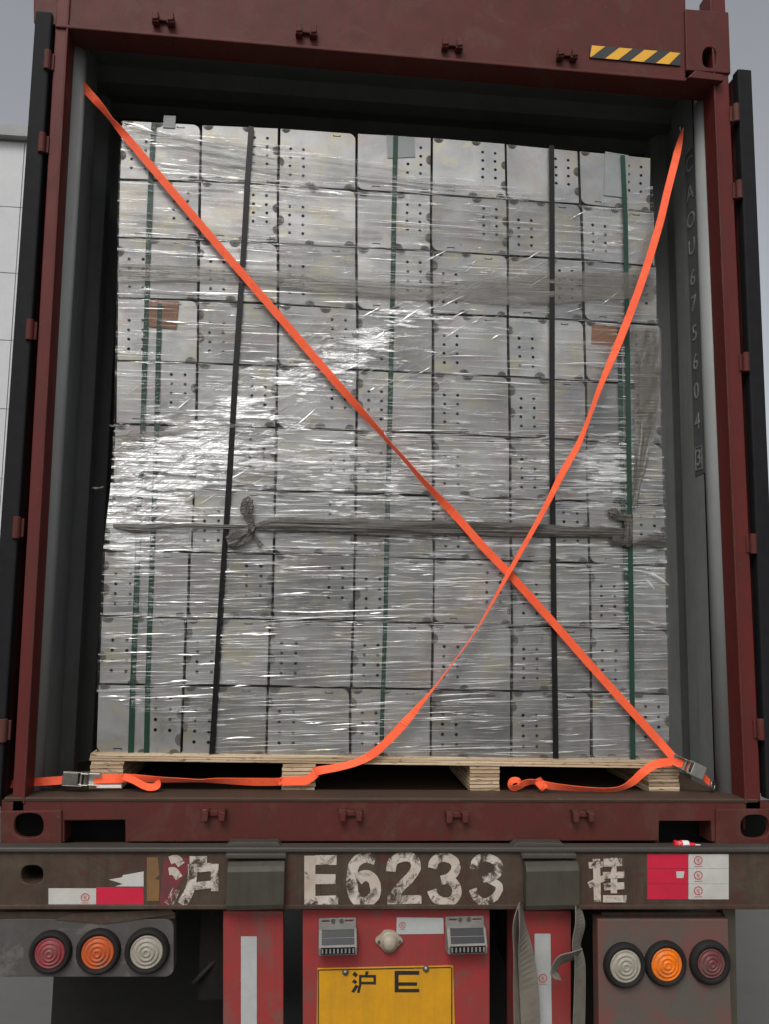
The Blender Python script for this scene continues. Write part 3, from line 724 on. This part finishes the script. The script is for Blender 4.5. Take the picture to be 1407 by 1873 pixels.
for x0, x1, yl, nply in ((163, 223, 1444, 7), (515, 575, 1447, 7), (861, 915, 1449, 7), (1188, 1244, 1452, 7)):
    A, B = W(x0, yl, L-.028), W(x1, yl, L-.028); top = zb((A.x+B.x)/2)-.001; h = top-A.z
    for k in range(nply):
        j = random.uniform(-.0025, .0025); jx = random.uniform(-.002, .002)
        MB().box((A.x+jx, L-.028+j, A.z+h*k/nply+.0016), (B.x+jx, .52+j, A.z+h*(k+1)/nply-.0010)).build("block_ply", M['ply'], pal)

# ------------------------------------------------------------------ steel boxes
ROWS = [  # seam heights read along each row: (px x, px y)
 [(222, 219), (367, 227), (510, 233), (652, 243), (791, 251), (926, 262), (1059, 275), (1193, 288)],
 [(215, 328), (365, 332), (509, 338), (651, 348), (790, 356), (929, 364), (1060, 373), (1196, 389)],
 [(211, 434), (363, 438), (508, 446), (651, 452), (789, 459), (930, 467), (1066, 475), (1200, 488)],
 [(206, 545), (362, 549), (508, 556), (653, 566), (794, 575), (930, 579), (1069, 586), (1208, 595)],
 [(206, 659), (360, 664), (506, 670), (654, 676), (792, 683), (931, 689), (1073, 697), (1211, 706)],
 [(199, 775), (357, 778), (505, 782), (650, 787), (793, 792), (934, 800), (1074, 805), (1216, 813)],
 [(196, 890), (354, 894), (502, 898), (650, 902), (793, 907), (934, 912), (1076, 917), (1219, 925)],
 [(187, 1007), (348, 1010), (501, 1013), (648, 1016), (794, 1021), (935, 1026), (1079, 1030), (1224, 1036)],
 [(180, 1127), (341, 1130), (493, 1132), (646, 1136), (793, 1140), (936, 1144), (1081, 1148), (1226, 1152)],
 [(175, 1251), (335, 1253), (489, 1255), (641, 1258), (790, 1261), (936, 1264), (1083, 1266), (1228, 1270)],
 [(172, 1379), (331, 1383), (486, 1385), (640, 1386), (789, 1387), (935, 1390), (1083, 1391), (1227, 1392)]]
LX = [  # left edge px (top, bottom) of each box column by row
 [(222,217),(367,365),(510,508),(652,651),(791,790),(926,928),(1059,1062),(1193,1192)],
 [(216,214),(365,364),(508,508),(651,651),(790,790),(929,930),(1064,1067),(1200,1201)],
 [(214,213),(363,362),(508,508),(651,652),(790,792),(930,930),(1068,1069),(1203,1204)],
 [(213,212),(362,361),(508,507),(653,653),(793,793),(930,932),(1069,1072),(1208,1209)],
 [(211,210),(360,358),(507,505),(653,651),(793,793),(933,934),(1073,1074),(1212,1213)],
 [(208,204),(357,355),(505,503),(651,650),(793,794),(935,935),(1074,1076),(1214,1216)],
 [(203,197),(354,350),(502,500),(650,649),(794,795),(935,936),(1077,1079),(1218,1219)],
 [(189,185),(346,343),(500,497),(648,647),(795,794),(936,938),(1080,1081),(1221,1223)],
 [(183,179),(340,336),(493,490),(645,642),(793,791),(938,937),(1082,1082),(1224,1226)],
 [(177,173),(335,331),(489,486),(640,640),(790,789),(936,936),(1083,1083),(1227,1227)]]
ORI = ["LRLRRRR", "RRLRRLL", "LLLRLRR", "LLRLLLR", "RRRLLLR", "RRRLLLL", "LLRLLRR", "LRRLRLL", "LLLLLLL", "RLLLLLR"]
ORD = ["top", "second", "third", "fourth", "fifth", "sixth", "seventh", "eighth", "ninth", "bottom"]
CN = ["leftmost", "second from left", "third from left", "middle one", "third from right", "second from right", "rightmost"]
EXTRA = {(0, 0): "with the film gathered at its corner", (0, 3): "under a grey pad", (0, 4): "with rust stained holes", (3, 0): "behind a brown cardboard pad", (3, 6): "behind a faded brown cardboard pad", (8, 5): "with a rusty hole", (6, 1): "behind the knotted film rope"}
rb = random.Random(3)
def make_box(r, c):
    ori = ORI[r][c]
    yt = ROWS[r]; yb = ROWS[r+1]
    xl, xr = LX[r][c], LX[r][c+1]
    P = lambda x, tab: W(x, pl(tab, x), L)
    tl, tr, bl, br = P(xl[0], yt), P(xr[0], yt), P(xl[1], yb), P(xr[1], yb)
    g = .0036 + rb.random()*.0022; gy = .0033+rb.random()*.0014
    def Q(u, v):        # v down
        a = tl.lerp(tr, u); b = bl.lerp(br, u); p = a.lerp(b, v); return (p.x, p.z)
    wd = (tr-tl).length; ht = (tl-bl).length
    du, dv = g/wd, gy/ht
    dy = rb.uniform(-.0015, .0025)
    side = {'L': "left", 'R': "right"}[ori]
    ex = EXTRA.get((r, c))
    rowname = ("the top row" if r == 0 else "the bottom row" if r == 9 else f"the {ORD[r]} row down")
    lab = f"grey steel box {ex or 'holed at '+side}, {CN[c]} in {rowname}"
    root = thing("steel_box", (tl.lerp(br, .5).x, L, bl.z), lab, "box", "grey steel boxes stacked on the pallet")
    def T(u, v): return (u, v) if ori == 'R' else (1-u, 1-v)
    def q(u, v): return Q(*T(du+(1-2*du)*u, dv+(1-2*dv)*v))
    # shell: four walls and a back
    mb = MB(); D = 1.1 if r > 0 else .5
    o = [Q(du*.8, dv*.95), Q(1-du*.8, dv*.95), Q(1-du*.8, 1-dv*.95), Q(du*.8, 1-dv*.95)]
    i_ = [Q(du*.4+.006, dv*.4+.009), Q(1-du*.4-.006, dv*.4+.009), Q(1-du*.4-.006, 1-dv*.4-.009), Q(du*.4+.006, 1-dv*.4-.009)]
    y0, y1, y2 = L+dy+.009, L+.03, L+D
    vs = [(x, y0, z) for x, z in o]+[(x, y0, z) for x, z in i_]+[(x, y2, z) for x, z in o]+[(x, y1, z) for x, z in i_]
    fs = []
    for k in range(4):
        n = (k+1) % 4
        fs += [(k, n, n+4, k+4), (k, k+8, n+8, n), (k+4, n+4, n+12, k+12)]
    fs += [(8, 11, 10, 9), (12, 13, 14, 15)]
    mb.add(vs, fs); mb.build("shell", M['shell'], root)
    # front panel: one well rounded corner, eight holes, a slot
    rc = .026; ru, rv = rc/wd, rc/ht; out = []
    rc_on = (r*7+c) % 3 != 1 or (r, c) in ((0, 1),)
    out += [q(1, 1), q(1, 0), q(.0, 0)]
    if rc_on:
        for k in range(7):
            a = R(180+90*k/6); out.append(q(ru+ru*math.cos(a), 1-rv-rv*math.sin(a)))
    else: out.append(q(0, 1))
    holes = []; hr = .0060
    for hu in (.69, .865):
        for hv in (.185, .34, .495, .65):
            cu, cv = hu+rb.uniform(-.004, .004), hv+rb.uniform(-.004, .004)
            holes.append([q(cu+hr/wd*math.cos(a), cv+hr/ht*math.sin(a)) for a in [2*math.pi*k/10 for k in range(10)]])
    su, sv, hw, hh, th = .25, .955, .05, .03, .009
    holes.append([q(su-hw, sv), q(su-hw, sv-hh), q(su+hw, sv-hh), q(su+hw, sv), q(su+hw-.012, sv), q(su+hw-.012, sv-hh+th*1.6), q(su-hw+.012, sv-hh+th*1.6), q(su-hw+.012, sv)])
    MB().prism(out, L+dy, L+dy+.0025, holes).build("front_panel", M['steel'], root)
    # dark sheet standing in for the shade inside, seen through the holes
    mb = MB(); mb.add([(x, L+.028, z) for x, z in (Q(.05, .05), Q(.95, .05), Q(.95, .95), Q(.05, .95))], [(0, 3, 2, 1)]); mb.build("shade_lining", M['inside'], root)
    # knock-outs along the edges: ringed half discs
    for u, v, nx, nv in ((.075, 0, 0, 1), (.60, 0, 0, 1), (1, .40, -1, 0), (1, .78, -1, 0), (.93, 1, 0, -1), (.55, 1, 0, -1)):
        if rb.random() < .3: continue
        mb = MB(); kr = .019*rb.uniform(.85, 1.1)
        for r0, r1, d in ((0, .45, .0012), (.52, .74, .0018), (.82, 1, .0012)):
            vs = []
            N = 10
            for k in range(N+1):
                a = math.pi*k/N
                for rr_ in (r0, r1):
                    e, n_ = rr_*kr*math.cos(a), rr_*kr*math.sin(a)*.92
                    uu = u+(e/wd if nx == 0 else nx*n_/wd); vv = v+(nv*n_/ht if nv else e/ht)
                    uu = min(1, max(0, uu)); vv = min(1, max(0, vv))
                    x, z = q(uu, vv); vs.append((x, L+dy-d, z))
            mb.add(vs, [(2*k, 2*k+1, 2*k+3, 2*k+2) for k in range(N)])
        mb.build("knockout", M['grime'], root, norm=False)
    return root
for r in range(10):
    for c in range(7): make_box(r, c)

# ------------------------------------------------------------------ pads tucked under the strapping
def pad(name, label, cat, poly, m, Y=L-.0035, th=.0028):
    o = MB().ppx(poly, Y, Y+th).build(name, M[m]); tag(o, label, cat, "pads under the strapping"); return o
pad("edge_pad", "small grey steel pad standing above the top row at left", "pad", [(297, 233), (319, 234), (321, 212), (299, 211)], 'cardgrey')
pad("edge_pad", "grey steel pad under the middle green strap at the top", "pad", [(710, 289), (761, 287), (759, 251), (708, 247)], 'cardgrey')
pad("edge_pad", "bluish grey steel pad under the green strap at top right", "pad", [(1106, 357), (1150, 362), (1151, 284), (1108, 277)], 'cardgrey')
pad("cardboard_pad", "brown cardboard pad under two green straps on the left", "cardboard", [(272, 598), (322, 602), (327, 551), (268, 548)], 'cardbrown')
pad("cardboard_pad", "faded brown cardboard pad under film on the right side", "cardboard", [(1083, 629), (1141, 634), (1146, 598), (1084, 594)], 'cardbrown')

# ------------------------------------------------------------------ strapping bands
def band(name, label, pts, m, Y, wpx, cat="strap"):
    mb = MB(); ribbon(mb, [(x, y, Y+.0008*math.sin(y*.031+x), wpx) for x, y in pts], wpx*.00190, .0009, 5, flat=True)
    # tuck back over the top and under the deck
    o = mb.build(name, M[m]); tag(o, label, cat, "strapping bands round the load"); return o
band("strapping_band", "black strapping band on the left of the load", [(459, 231), (452, 330), (446, 440), (438, 560), (430, 680), (424, 790), (416, 920), (408, 1040), (399, 1180), (392, 1300), (386, 1396)], 'bandblack', L-.011, 10.5)
band("strapping_band", "black strapping band on the right of the load", [(1010, 266), (1011, 400), (1011, 560), (1011, 700), (1011, 850), (1013, 980), (1014, 1100), (1016, 1250), (1018, 1400)], 'bandblack', L-.011, 10.5)
band("strapping_band", "green strapping band nearest the left edge running the full height", [(281, 224), (275, 330), (271, 440), (268, 560), (264, 660), (261, 775), (256, 890), (252, 1000), (247, 1130), (242, 1260), (238, 1393)], 'bandgreen', L-.0045, 9.5)
band("strapping_band", "short green strapping band starting at the brown cardboard pad", [(292, 556), (289, 640), (286, 775), (283, 890), (278, 1010), (273, 1150), (269, 1280), (267, 1394)], 'bandgreen', L-.0052, 9)
band("strapping_band", "green strapping band down the middle of the load", [(725, 248), (722, 380), (720, 500), (716, 680), (712, 860), (708, 1020), (703, 1200), (699, 1320), (698, 1396)], 'bandgreen', L-.0045, 9.5)
band("strapping_band", "green strapping band nearest the right edge running the full height", [(1140, 284), (1145, 400), (1147, 520), (1149, 640), (1151, 790), (1153, 920), (1155, 1060), (1157, 1220), (1159, 1401)], 'bandgreen', L-.0105, 9.5)
band("strapping_band", "partly hidden green strapping band left of the right one", [(1133, 600), (1136, 700), (1139, 850), (1143, 980), (1147, 1080), (1151, 1150)], 'bandgreen', L-.0048, 8.5)

# ------------------------------------------------------------------ stretch film
wrap = thing("stretch_wrap", (0, L, 0), "clear wrinkled stretch film wound round the stack of boxes", "stretch film")
TOPL = [(190, 219), (225, 221), (300, 236), (400, 243), (520, 266), (650, 290), (780, 312), (900, 336), (1060, 362), (1130, 366), (1193, 340), (1215, 345)]
BOTL = [(165, 1262), (230, 1290), (330, 1330), (400, 1370), (480, 1382), (1000, 1388), (1230, 1391)]
def leftx(y): return pl([(219, 222), (330, 215), (545, 212), (775, 207), (890, 201), (1010, 187), (1250, 176), (1390, 172)], y)
def rightx(y): return pl([(288, 1193), (488, 1203), (706, 1212), (925, 1219), (1152, 1225), (1392, 1227)], y)
def glare(x, y):  # elliptical patches of glare painted into the film
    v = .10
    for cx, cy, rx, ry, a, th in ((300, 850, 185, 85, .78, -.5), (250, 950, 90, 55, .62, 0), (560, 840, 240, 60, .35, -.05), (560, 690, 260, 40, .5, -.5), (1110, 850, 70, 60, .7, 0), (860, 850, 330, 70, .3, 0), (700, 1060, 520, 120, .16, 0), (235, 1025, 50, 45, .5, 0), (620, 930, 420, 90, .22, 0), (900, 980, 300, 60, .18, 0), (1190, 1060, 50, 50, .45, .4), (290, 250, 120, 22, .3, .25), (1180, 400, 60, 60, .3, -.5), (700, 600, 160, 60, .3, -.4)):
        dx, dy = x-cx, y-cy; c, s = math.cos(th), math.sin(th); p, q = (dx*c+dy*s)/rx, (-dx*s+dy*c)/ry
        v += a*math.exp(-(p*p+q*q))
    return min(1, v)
def diagf(x, y):
    v = 0
    for cx, cy, rx, ry, th in ((420, 760, 330, 90, -.55), (300, 850, 240, 115, -.5), (800, 600, 250, 90, -.5), (1050, 470, 210, 90, -.6), (1180, 390, 80, 80, -.6)):
        dx, dy = x-cx, y-cy; c, s = math.cos(th), math.sin(th); p, q = (dx*c+dy*s)/rx, (-dx*s+dy*c)/ry
        v += 1.3*math.exp(-(p*p+q*q)*1.4)
    return min(1, v)
NU, NV = 150, 190
mb = MB(); la, dg = [], []
for j in range(NV+1):
    for i in range(NU+1):
        u, v = i/NU, j/NV
        x = 200+u*1010
        for _ in range(3):
            yt, yb = pl(TOPL, x), pl(BOTL, x); y = yt+(yb-yt)*v; x = leftx(y)+.5+(rightx(y)-leftx(y)-1)*u
        d = diagf(x, y)
        p = Vector((x*.012, y*.09, 0)); pd = Vector(((x*.85-y*.5)*.014, (x*.5+y*.85)*.08, 4))
        h = (1-d)*noise.noise(p)+d*noise.noise(pd)
        h2 = noise.noise(Vector((x*.006, y*.012, 9)))
        mb.v.append(tuple(W(x, y, L-.0072+.0012*h+.0006*h2))); la.append(glare(x, y)); dg.append(d)
for j in range(NV):
    for i in range(NU):
        a = j*(NU+1)+i; mb.f.append((a, a+NU+1, a+NU+2, a+1))
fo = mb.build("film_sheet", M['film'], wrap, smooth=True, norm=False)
for nm, dat in (("glare", la), ("diag", dg)):
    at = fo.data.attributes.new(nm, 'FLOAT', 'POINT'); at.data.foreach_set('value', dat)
# folds pulled tight in the film: thin tent-shaped ridges
def crease(mb, x, y, ln, ang, wd, Y=L-.0088, bend=0.0):
    n = 7; o = len(mb.v); c, s = math.cos(ang), math.sin(ang)
    for i in range(n+1):
        t = i/n-.5; px = x+ln*t*c; py = y+ln*t*s+bend*(t*t*4-1)+.6*noise.noise(Vector((px_ := x*.3+i*.4, y*.3, 2)))
        w_ = wd*math.sin(math.pi*min(.98, max(.02, i/n)))**.6*(.7+.5*random.random())
        a = W(px+s*w_/2, py-c*w_/2, Y); m_ = W(px, py, Y-.0011); b = W(px-s*w_/2, py+c*w_/2, Y)
        mb.v += [tuple(a), tuple(m_), tuple(b)]
    for i in range(n):
        k = o+3*i; mb.f += [(k, k+1, k+4, k+3), (k+1, k+2, k+5, k+4)]
cr = MB(); rc_ = random.Random(11); random.seed(5)
def inside(x, y): return pl(TOPL, x)+2 < y < pl(BOTL, x)-2 and leftx(y)+3 < x < rightx(y)-3
cnt = 0
while cnt < 3800:
    x, y = rc_.uniform(180, 1220), rc_.uniform(225, 1385)
    if not inside(x, y): continue
    d = diagf(x, y)
    dens = .35+.65*glare(x, y)+(.25 if 780 < y < 1360 else 0)
    if y < 480 and x > 850: dens *= .7
    if rc_.random() > dens: continue
    if rc_.random() < d*.9: ang = R(-28+rc_.gauss(0, 6)); ln = rc_.uniform(12, 60)
    else:
        sl_ = np.interp(y, [230, 330, 500, 800, 1100, 1300], [.17, .10, .05, .02, -.025, -.035]); ang = math.atan(sl_)+R(rc_.gauss(0, 1.3)); ln = min(260, 22+rc_.expovariate(1/62.))
    e = ln/2*math.cos(ang)
    x = min(max(x, leftx(y)+e+2), rightx(y)-e-2)
    crease(cr, x, y, ln, ang, .45+min(2.2, rc_.expovariate(1/.5)), bend=rc_.gauss(0, 1.2)); cnt += 1
# the long tight folds fanning out from the top left corner
for k in range(17):
    y0 = 232+k*5; x0 = 240+k*7+rc_.uniform(0, 60); ln = rc_.uniform(120, 260)
    crease(cr, x0+ln/2, y0+ln*.11+k*1.2, ln, math.atan(.20-.004*k), rc_.uniform(1, 2.2), bend=2)
for k in range(8):
    crease(cr, 640+k*20+rc_.uniform(-50, 200), 325+k*5, rc_.uniform(120, 260), math.atan(.125), rc_.uniform(.9, 1.9), bend=1)
crease(cr, 255, 236, 74, .35, 4, bend=5); crease(cr, 1205, 1060, 46, .5, 6, bend=4); crease(cr, 1190, 1068, 30, .9, 5)
crs = cr.build("film_crease", M['crease'], wrap, norm=False); tag(crs, kind='stuff')
# bunched bands and ropes of film
def rope(pts, wpx, nm="film_rope", m='rope', Y=L-.02, flat=.4, rough=.5, seed=1, sub=10):
    pts = smooth_path(pts, sub); P, rd = [], []
    for i, p in enumerate(pts):
        P.append(W(p[0], p[1], Y)); rd.append(max(.001, p[2]*.00095*(1+.12*noise.noise(Vector((i*.35, seed, 0))))))
    return MB().tube(P, rd, 22, flat, rough, seed).build(nm, M[m], wrap, smooth=False)
rope([(206, 962, 6), (250, 966, 13), (300, 962, 8), (360, 962, 7), (420, 964, 8), (458, 965, 9), (480, 962, 16), (510, 958, 24), (600, 961, 24), (720, 964, 25), (850, 966, 25), (950, 970, 24), (1050, 972, 20), (1120, 973, 17), (1150, 974, 14)], 0, sub=16, seed=2)
rope([(462, 966, 10), (456, 950, 11), (451, 935, 17), (452, 920, 18), (458, 911, 10)], 0, seed=3, Y=L-.028, rough=.7)
rope([(462, 968, 10), (448, 978, 22), (430, 988, 28), (415, 993, 18)], 0, seed=4, Y=L-.026, rough=.7)
rope([(460, 975, 6), (470, 990, 7), (478, 1000, 9)], 0, seed=5, Y=L-.024, rough=.4)
MB().tube([W(464, 964, L-.034), W(459, 970, L-.036), W(455, 974, L-.032)], [.006, .011, .006], 12, .8, .4, 2).build("film_knot", M['rope'], wrap)
rope([(1150, 948, 12), (1135, 944, 12), (1122, 938, 15), (1114, 936, 9)], 0, seed=6, rough=.6)
rope([(1158, 995, 8), (1180, 990, 16), (1205, 988, 24), (1219, 988, 26)], 0, seed=7, flat=.25)
rope([(1152, 940, 14), (1150, 965, 16), (1149, 985, 18), (1152, 1000, 9)], 0, seed=8, Y=L-.022)
rope([(1120, 985, 22), (1140, 990, 14), (1156, 995, 8)], 0, seed=9, flat=.25)
def bandsheet(pts, nm, m, Y=L-.0125, nx=60, ny=8):
    """wide gathered strip: pts = (px, py, half height px, horizontal?)"""
    pts = smooth_path(pts, 10); mb = MB(); n = len(pts)
    for i, p in enumerate(pts):
        t = np.array(pts[min(i+1, n-1)][:2])-np.array(pts[max(i-1, 0)][:2]); t = t/np.linalg.norm(t); q = np.array([-t[1], t[0]])
        for k in range(ny+1):
            e = (k/ny-.5)*2*p[2]*(1+.12*noise.noise(Vector((i*.3, k*3., 5)))); pt = p[:2]+q*e
            mb.v.append(tuple(W(pt[0], pt[1], Y+.004*noise.noise(Vector((i*.12, k*1.3, 7))))))
    for i in range(n-1):
        for k in range(ny):
            a = i*(ny+1)+k; mb.f.append((a, a+1, a+ny+2, a+ny+1))
    return mb.build(nm, M[m], wrap, smooth=True, norm=False)
bandsheet([(215, 497, 18), (300, 499, 15), (430, 503, 14), (560, 515, 15), (660, 527, 15), (760, 534, 14), (850, 530, 18), (930, 532, 26), (1020, 526, 28), (1100, 522, 26), (1200, 525, 22)], "film_band", 'band')
bandsheet([(1180, 600, 24), (1180, 650, 26), (1182, 690, 22), (1185, 720, 22), (1182, 770, 20), (1176, 830, 14), (1168, 880, 9), (1162, 925, 5)], "film_band", 'band', Y=L-.013)
bandsheet([(1196, 600, 14), (1195, 640, 16), (1190, 690, 20), (1188, 740, 16), (1184, 780, 10), (1172, 860, 7), (1160, 930, 4)], "film_band", 'band', Y=L-.017)
bandsheet([(205, 800, 2), (260, 795, 4), (320, 790, 3), (400, 780, 4), (460, 778, 2)], "film_band", 'band', Y=L-.014)
for x, y, s_ in ((176, 892, 14), (205, 778, 9), (1207, 1005, 10)):
    rope([(x-s_*.6, y, 1), (x, y+1, 3), (x+s_*.9, y-1, 2)], 0, nm="film_tail", m='band', seed=x, Y=L-.004, rough=.9)

# ------------------------------------------------------------------ ratchet straps
SW = .0275
def ratchet(parent, c, ang, s=1.0):
    """c world, ang in the x-z plane; frame of two cheeks, spindle, handle plate"""
    rt = bpy.data.objects.new("ratchet", None)
    mat = Matrix.Translation(c) @ Matrix.Rotation(-ang, 4, 'Y')
    def put(mb, nm, m, par, bev=.001):
        mb.v = [tuple(mat @ (Vector(v)*s)) for v in mb.v]; return mb.build(nm, M[m], par, bevel=bev)
    mb = MB()
    for z in (-.019, .016): 
        mb.box((-.045, -.012, z), (.02, .012, z+.003)); mb.box((-.012, -.02, z), (.012, .012, z+.003))
    mb.box((.012, -.004, -.016), (.018, .004, .016)); mb.box((-.045, .008, -.016), (.0, .011, .016))
    fr = put(mb, "ratchet", 'zinc', parent)
    mb = MB(); mb.lathe((0, 0, 0), [(.0001, -.021), (.013, -.021), (.013, -.018), (.007, -.018), (.007, .019), (.0001, .019)], 14)
    mb.v = [(x, z, y) for x, y, z in mb.v]; put(mb, "spindle", 'gunmetal', fr)
    mb = MB(); mb.box((.02, -.018, -.02), (.068, -.014, .02)); mb.box((.02, -.018, -.0225), (.068, -.004, -.0195)); mb.box((.02, -.018, .0195), (.068, -.004, .0225)); mb.box((.004, -.02, -.0225), (.022, -.012, -.019)); mb.box((.004, -.02, .019), (.022, -.012, .0225))
    put(mb, "handle", 'zinc' if s == 1 else 'gunmetal', fr, .002)
    return fr
YS = L-.034
sa = thing("ratchet_strap", W(147, 148, .12), "bright orange ratchet strap running from top left corner down to bottom right", "ratchet strap", "orange straps crossed over the load")
mb = MB()
ribbon(mb, [(147, 150, .12, 9), (158, 165, .118, 14), (172, 181, .117, 15), (188, 199, .116, 11), (203, 219, .116, 8), (215, 233, .116, 12), (240, 262, YS, 15), (300, 333, YS, 15), (400, 451, YS, 15), (500, 567, YS, 15), (580, 660, YS, 14.5), (640, 729, YS, 13), (690, 785, YS, 9), (720, 817, YS, 6), (745, 845, YS, 7), (780, 885, YS, 9), (830, 938, YS, 14), (885, 1000, YS, 15), (935, 1052, YS, 16), (1000, 1124, YS, 16), (1080, 1215, YS, 16), (1150, 1293, YS, 16), (1205, 1354, YS, 16), (1236, 1389, .10, 16)], SW, sub=8, tw=-1)
mb.build("webbing", M['orange'], sa)
mb = MB(); ribbon(mb, [(1262, 1402, .09, 15), (1246, 1396, .088, 17), (1225, 1394, .086, 16), (1200, 1398, .086, 15), (1178, 1412, .086, 14), (1158, 1430, .086, 12), (1138, 1441, .082, 7), (1115, 1445, .080, 7), (1080, 1444, .078, 7), (1040, 1441, .080, 9), (1010, 1438, .082, 12), (990, 1434, .084, 13), (978, 1430, .086, 8), (962, 1432, .088, 10), (950, 1439, .090, 9), (940, 1442, .094, 9), (934, 1436, .098, 8), (938, 1428, .098, 10), (948, 1427, .094, 9), (953, 1434, .092, 7)], SW, sub=8)
mb.build("webbing", M['orange'], sa)
mb = MB(); ribbon(mb, [(998, 1443, .074, 13), (990, 1434, .076, 16), (984, 1424, .08, 12)], SW, sub=6); mb.build("webbing", M['orange'], sa)
ratchet(sa, W(1254, 1399, .088), R(-24))
mb = MB(); ribbon(mb, [(1268, 1407, .094, 9), (1282, 1416, .096, 9), (1294, 1427, .098, 10), (1303, 1436, .10, 7)], SW*.9, sub=6); mb.build("webbing", M['orangedirty'], sa)
sb = thing("ratchet_strap", W(1247, 237, .17), "slack orange ratchet strap from top right corner down to the pallet and out to left", "ratchet strap", "orange straps crossed over the load")
YB = L-.050
mb = MB()
ribbon(mb, [(1248, 239, .165, 4), (1244, 260, .14, 9), (1236, 295, .12, 14), (1222, 350, YB, 14), (1206, 415, YB, 15), (1180, 500, YB, 16), (1150, 583, YB, 15), (1125, 645, YB, 13), (1100, 705, YB, 9), (1078, 765, YB, 7), (1058, 815, YB, 10), (1030, 865, YB, 11), (1000, 925, YB, 9), (970, 980, YB, 8), (940, 1033, YB, 7.5), (905, 1096, YB, 5), (870, 1156, YB, 2.5), (830, 1212, YB, 2), (795, 1258, YB, 3.5), (772, 1286, YB, 8), (745, 1318, YB, 14), (715, 1350, YB, 17), (685, 1376, YB, 16), (655, 1393, YB, 13), (620, 1403, YB, 13), (585, 1409, .098, 15), (573, 1413, .11, 20)], SW, sub=8, tw=-1)
mb.build("webbing", M['orange'], sb)
mb = MB(); ribbon(mb, [(578, 1414, .106, 17), (560, 1427, .1, 18), (545, 1428, .1, 18), (515, 1429, .1, 15), (510, 1430, .1, 13), (460, 1430, .105, 13), (400, 1428, .105, 9), (365, 1428, .105, 5), (330, 1427, .105, 7), (290, 1426, .1, 10), (240, 1423, .095, 14), (210, 1424, .09, 16), (172, 1425, .088, 16)], SW, sub=8); mb.build("webbing", M['orange'], sb)
mb = MB(); ribbon(mb, [(225, 1420, .082, 12), (245, 1428, .08, 12), (262, 1437, .078, 12), (275, 1440, .078, 13), (287, 1437, .084, 12), (286, 1428, .09, 9)], SW, sub=6); mb.build("webbing", M['orange'], sb)
ratchet(sb, W(156, 1424, .08), R(177), 1.0001)
mb = MB(); ribbon(mb, [(-40, 1436, .09, 15), (20, 1434, .088, 15), (70, 1430, .085, 15), (100, 1428, .083, 15), (128, 1426, .08, 15)], SW, sub=6); mb.build("webbing", M['orangedirty'], sb)
MB().rpx(176, 1436, 221, 1441, .07, .075).build("label_tab", M['labelwhite'], sb)

# ------------------------------------------------------------------ what stands either side, far back
wl = thing("warehouse", (-9, 12, GZ), "pale rendered warehouse wall far behind the open left door", "building")
MB().box((-16, 12, GZ), (-4.5, 22, 9)).build("wall", M['plasterwall'], wl); MB().box((-16.2, 11.8, 9.001), (-4.3, 22.2, 9.2)).build("roof_edge", M['grey'], wl)
for k in range(11):
    for j in range(8): MB().box((-16+k*1.046, 11.965, GZ+.3+j*1.24), (-16+k*1.046+1.03, 11.999, GZ+.3+j*1.24+1.225)).build("cladding_panel", M['plasterwall'], wl)
MB().box((-16, 11.97, GZ), (-4.5, 11.999, GZ+.29)).build("plinth", M['concrete'], wl)
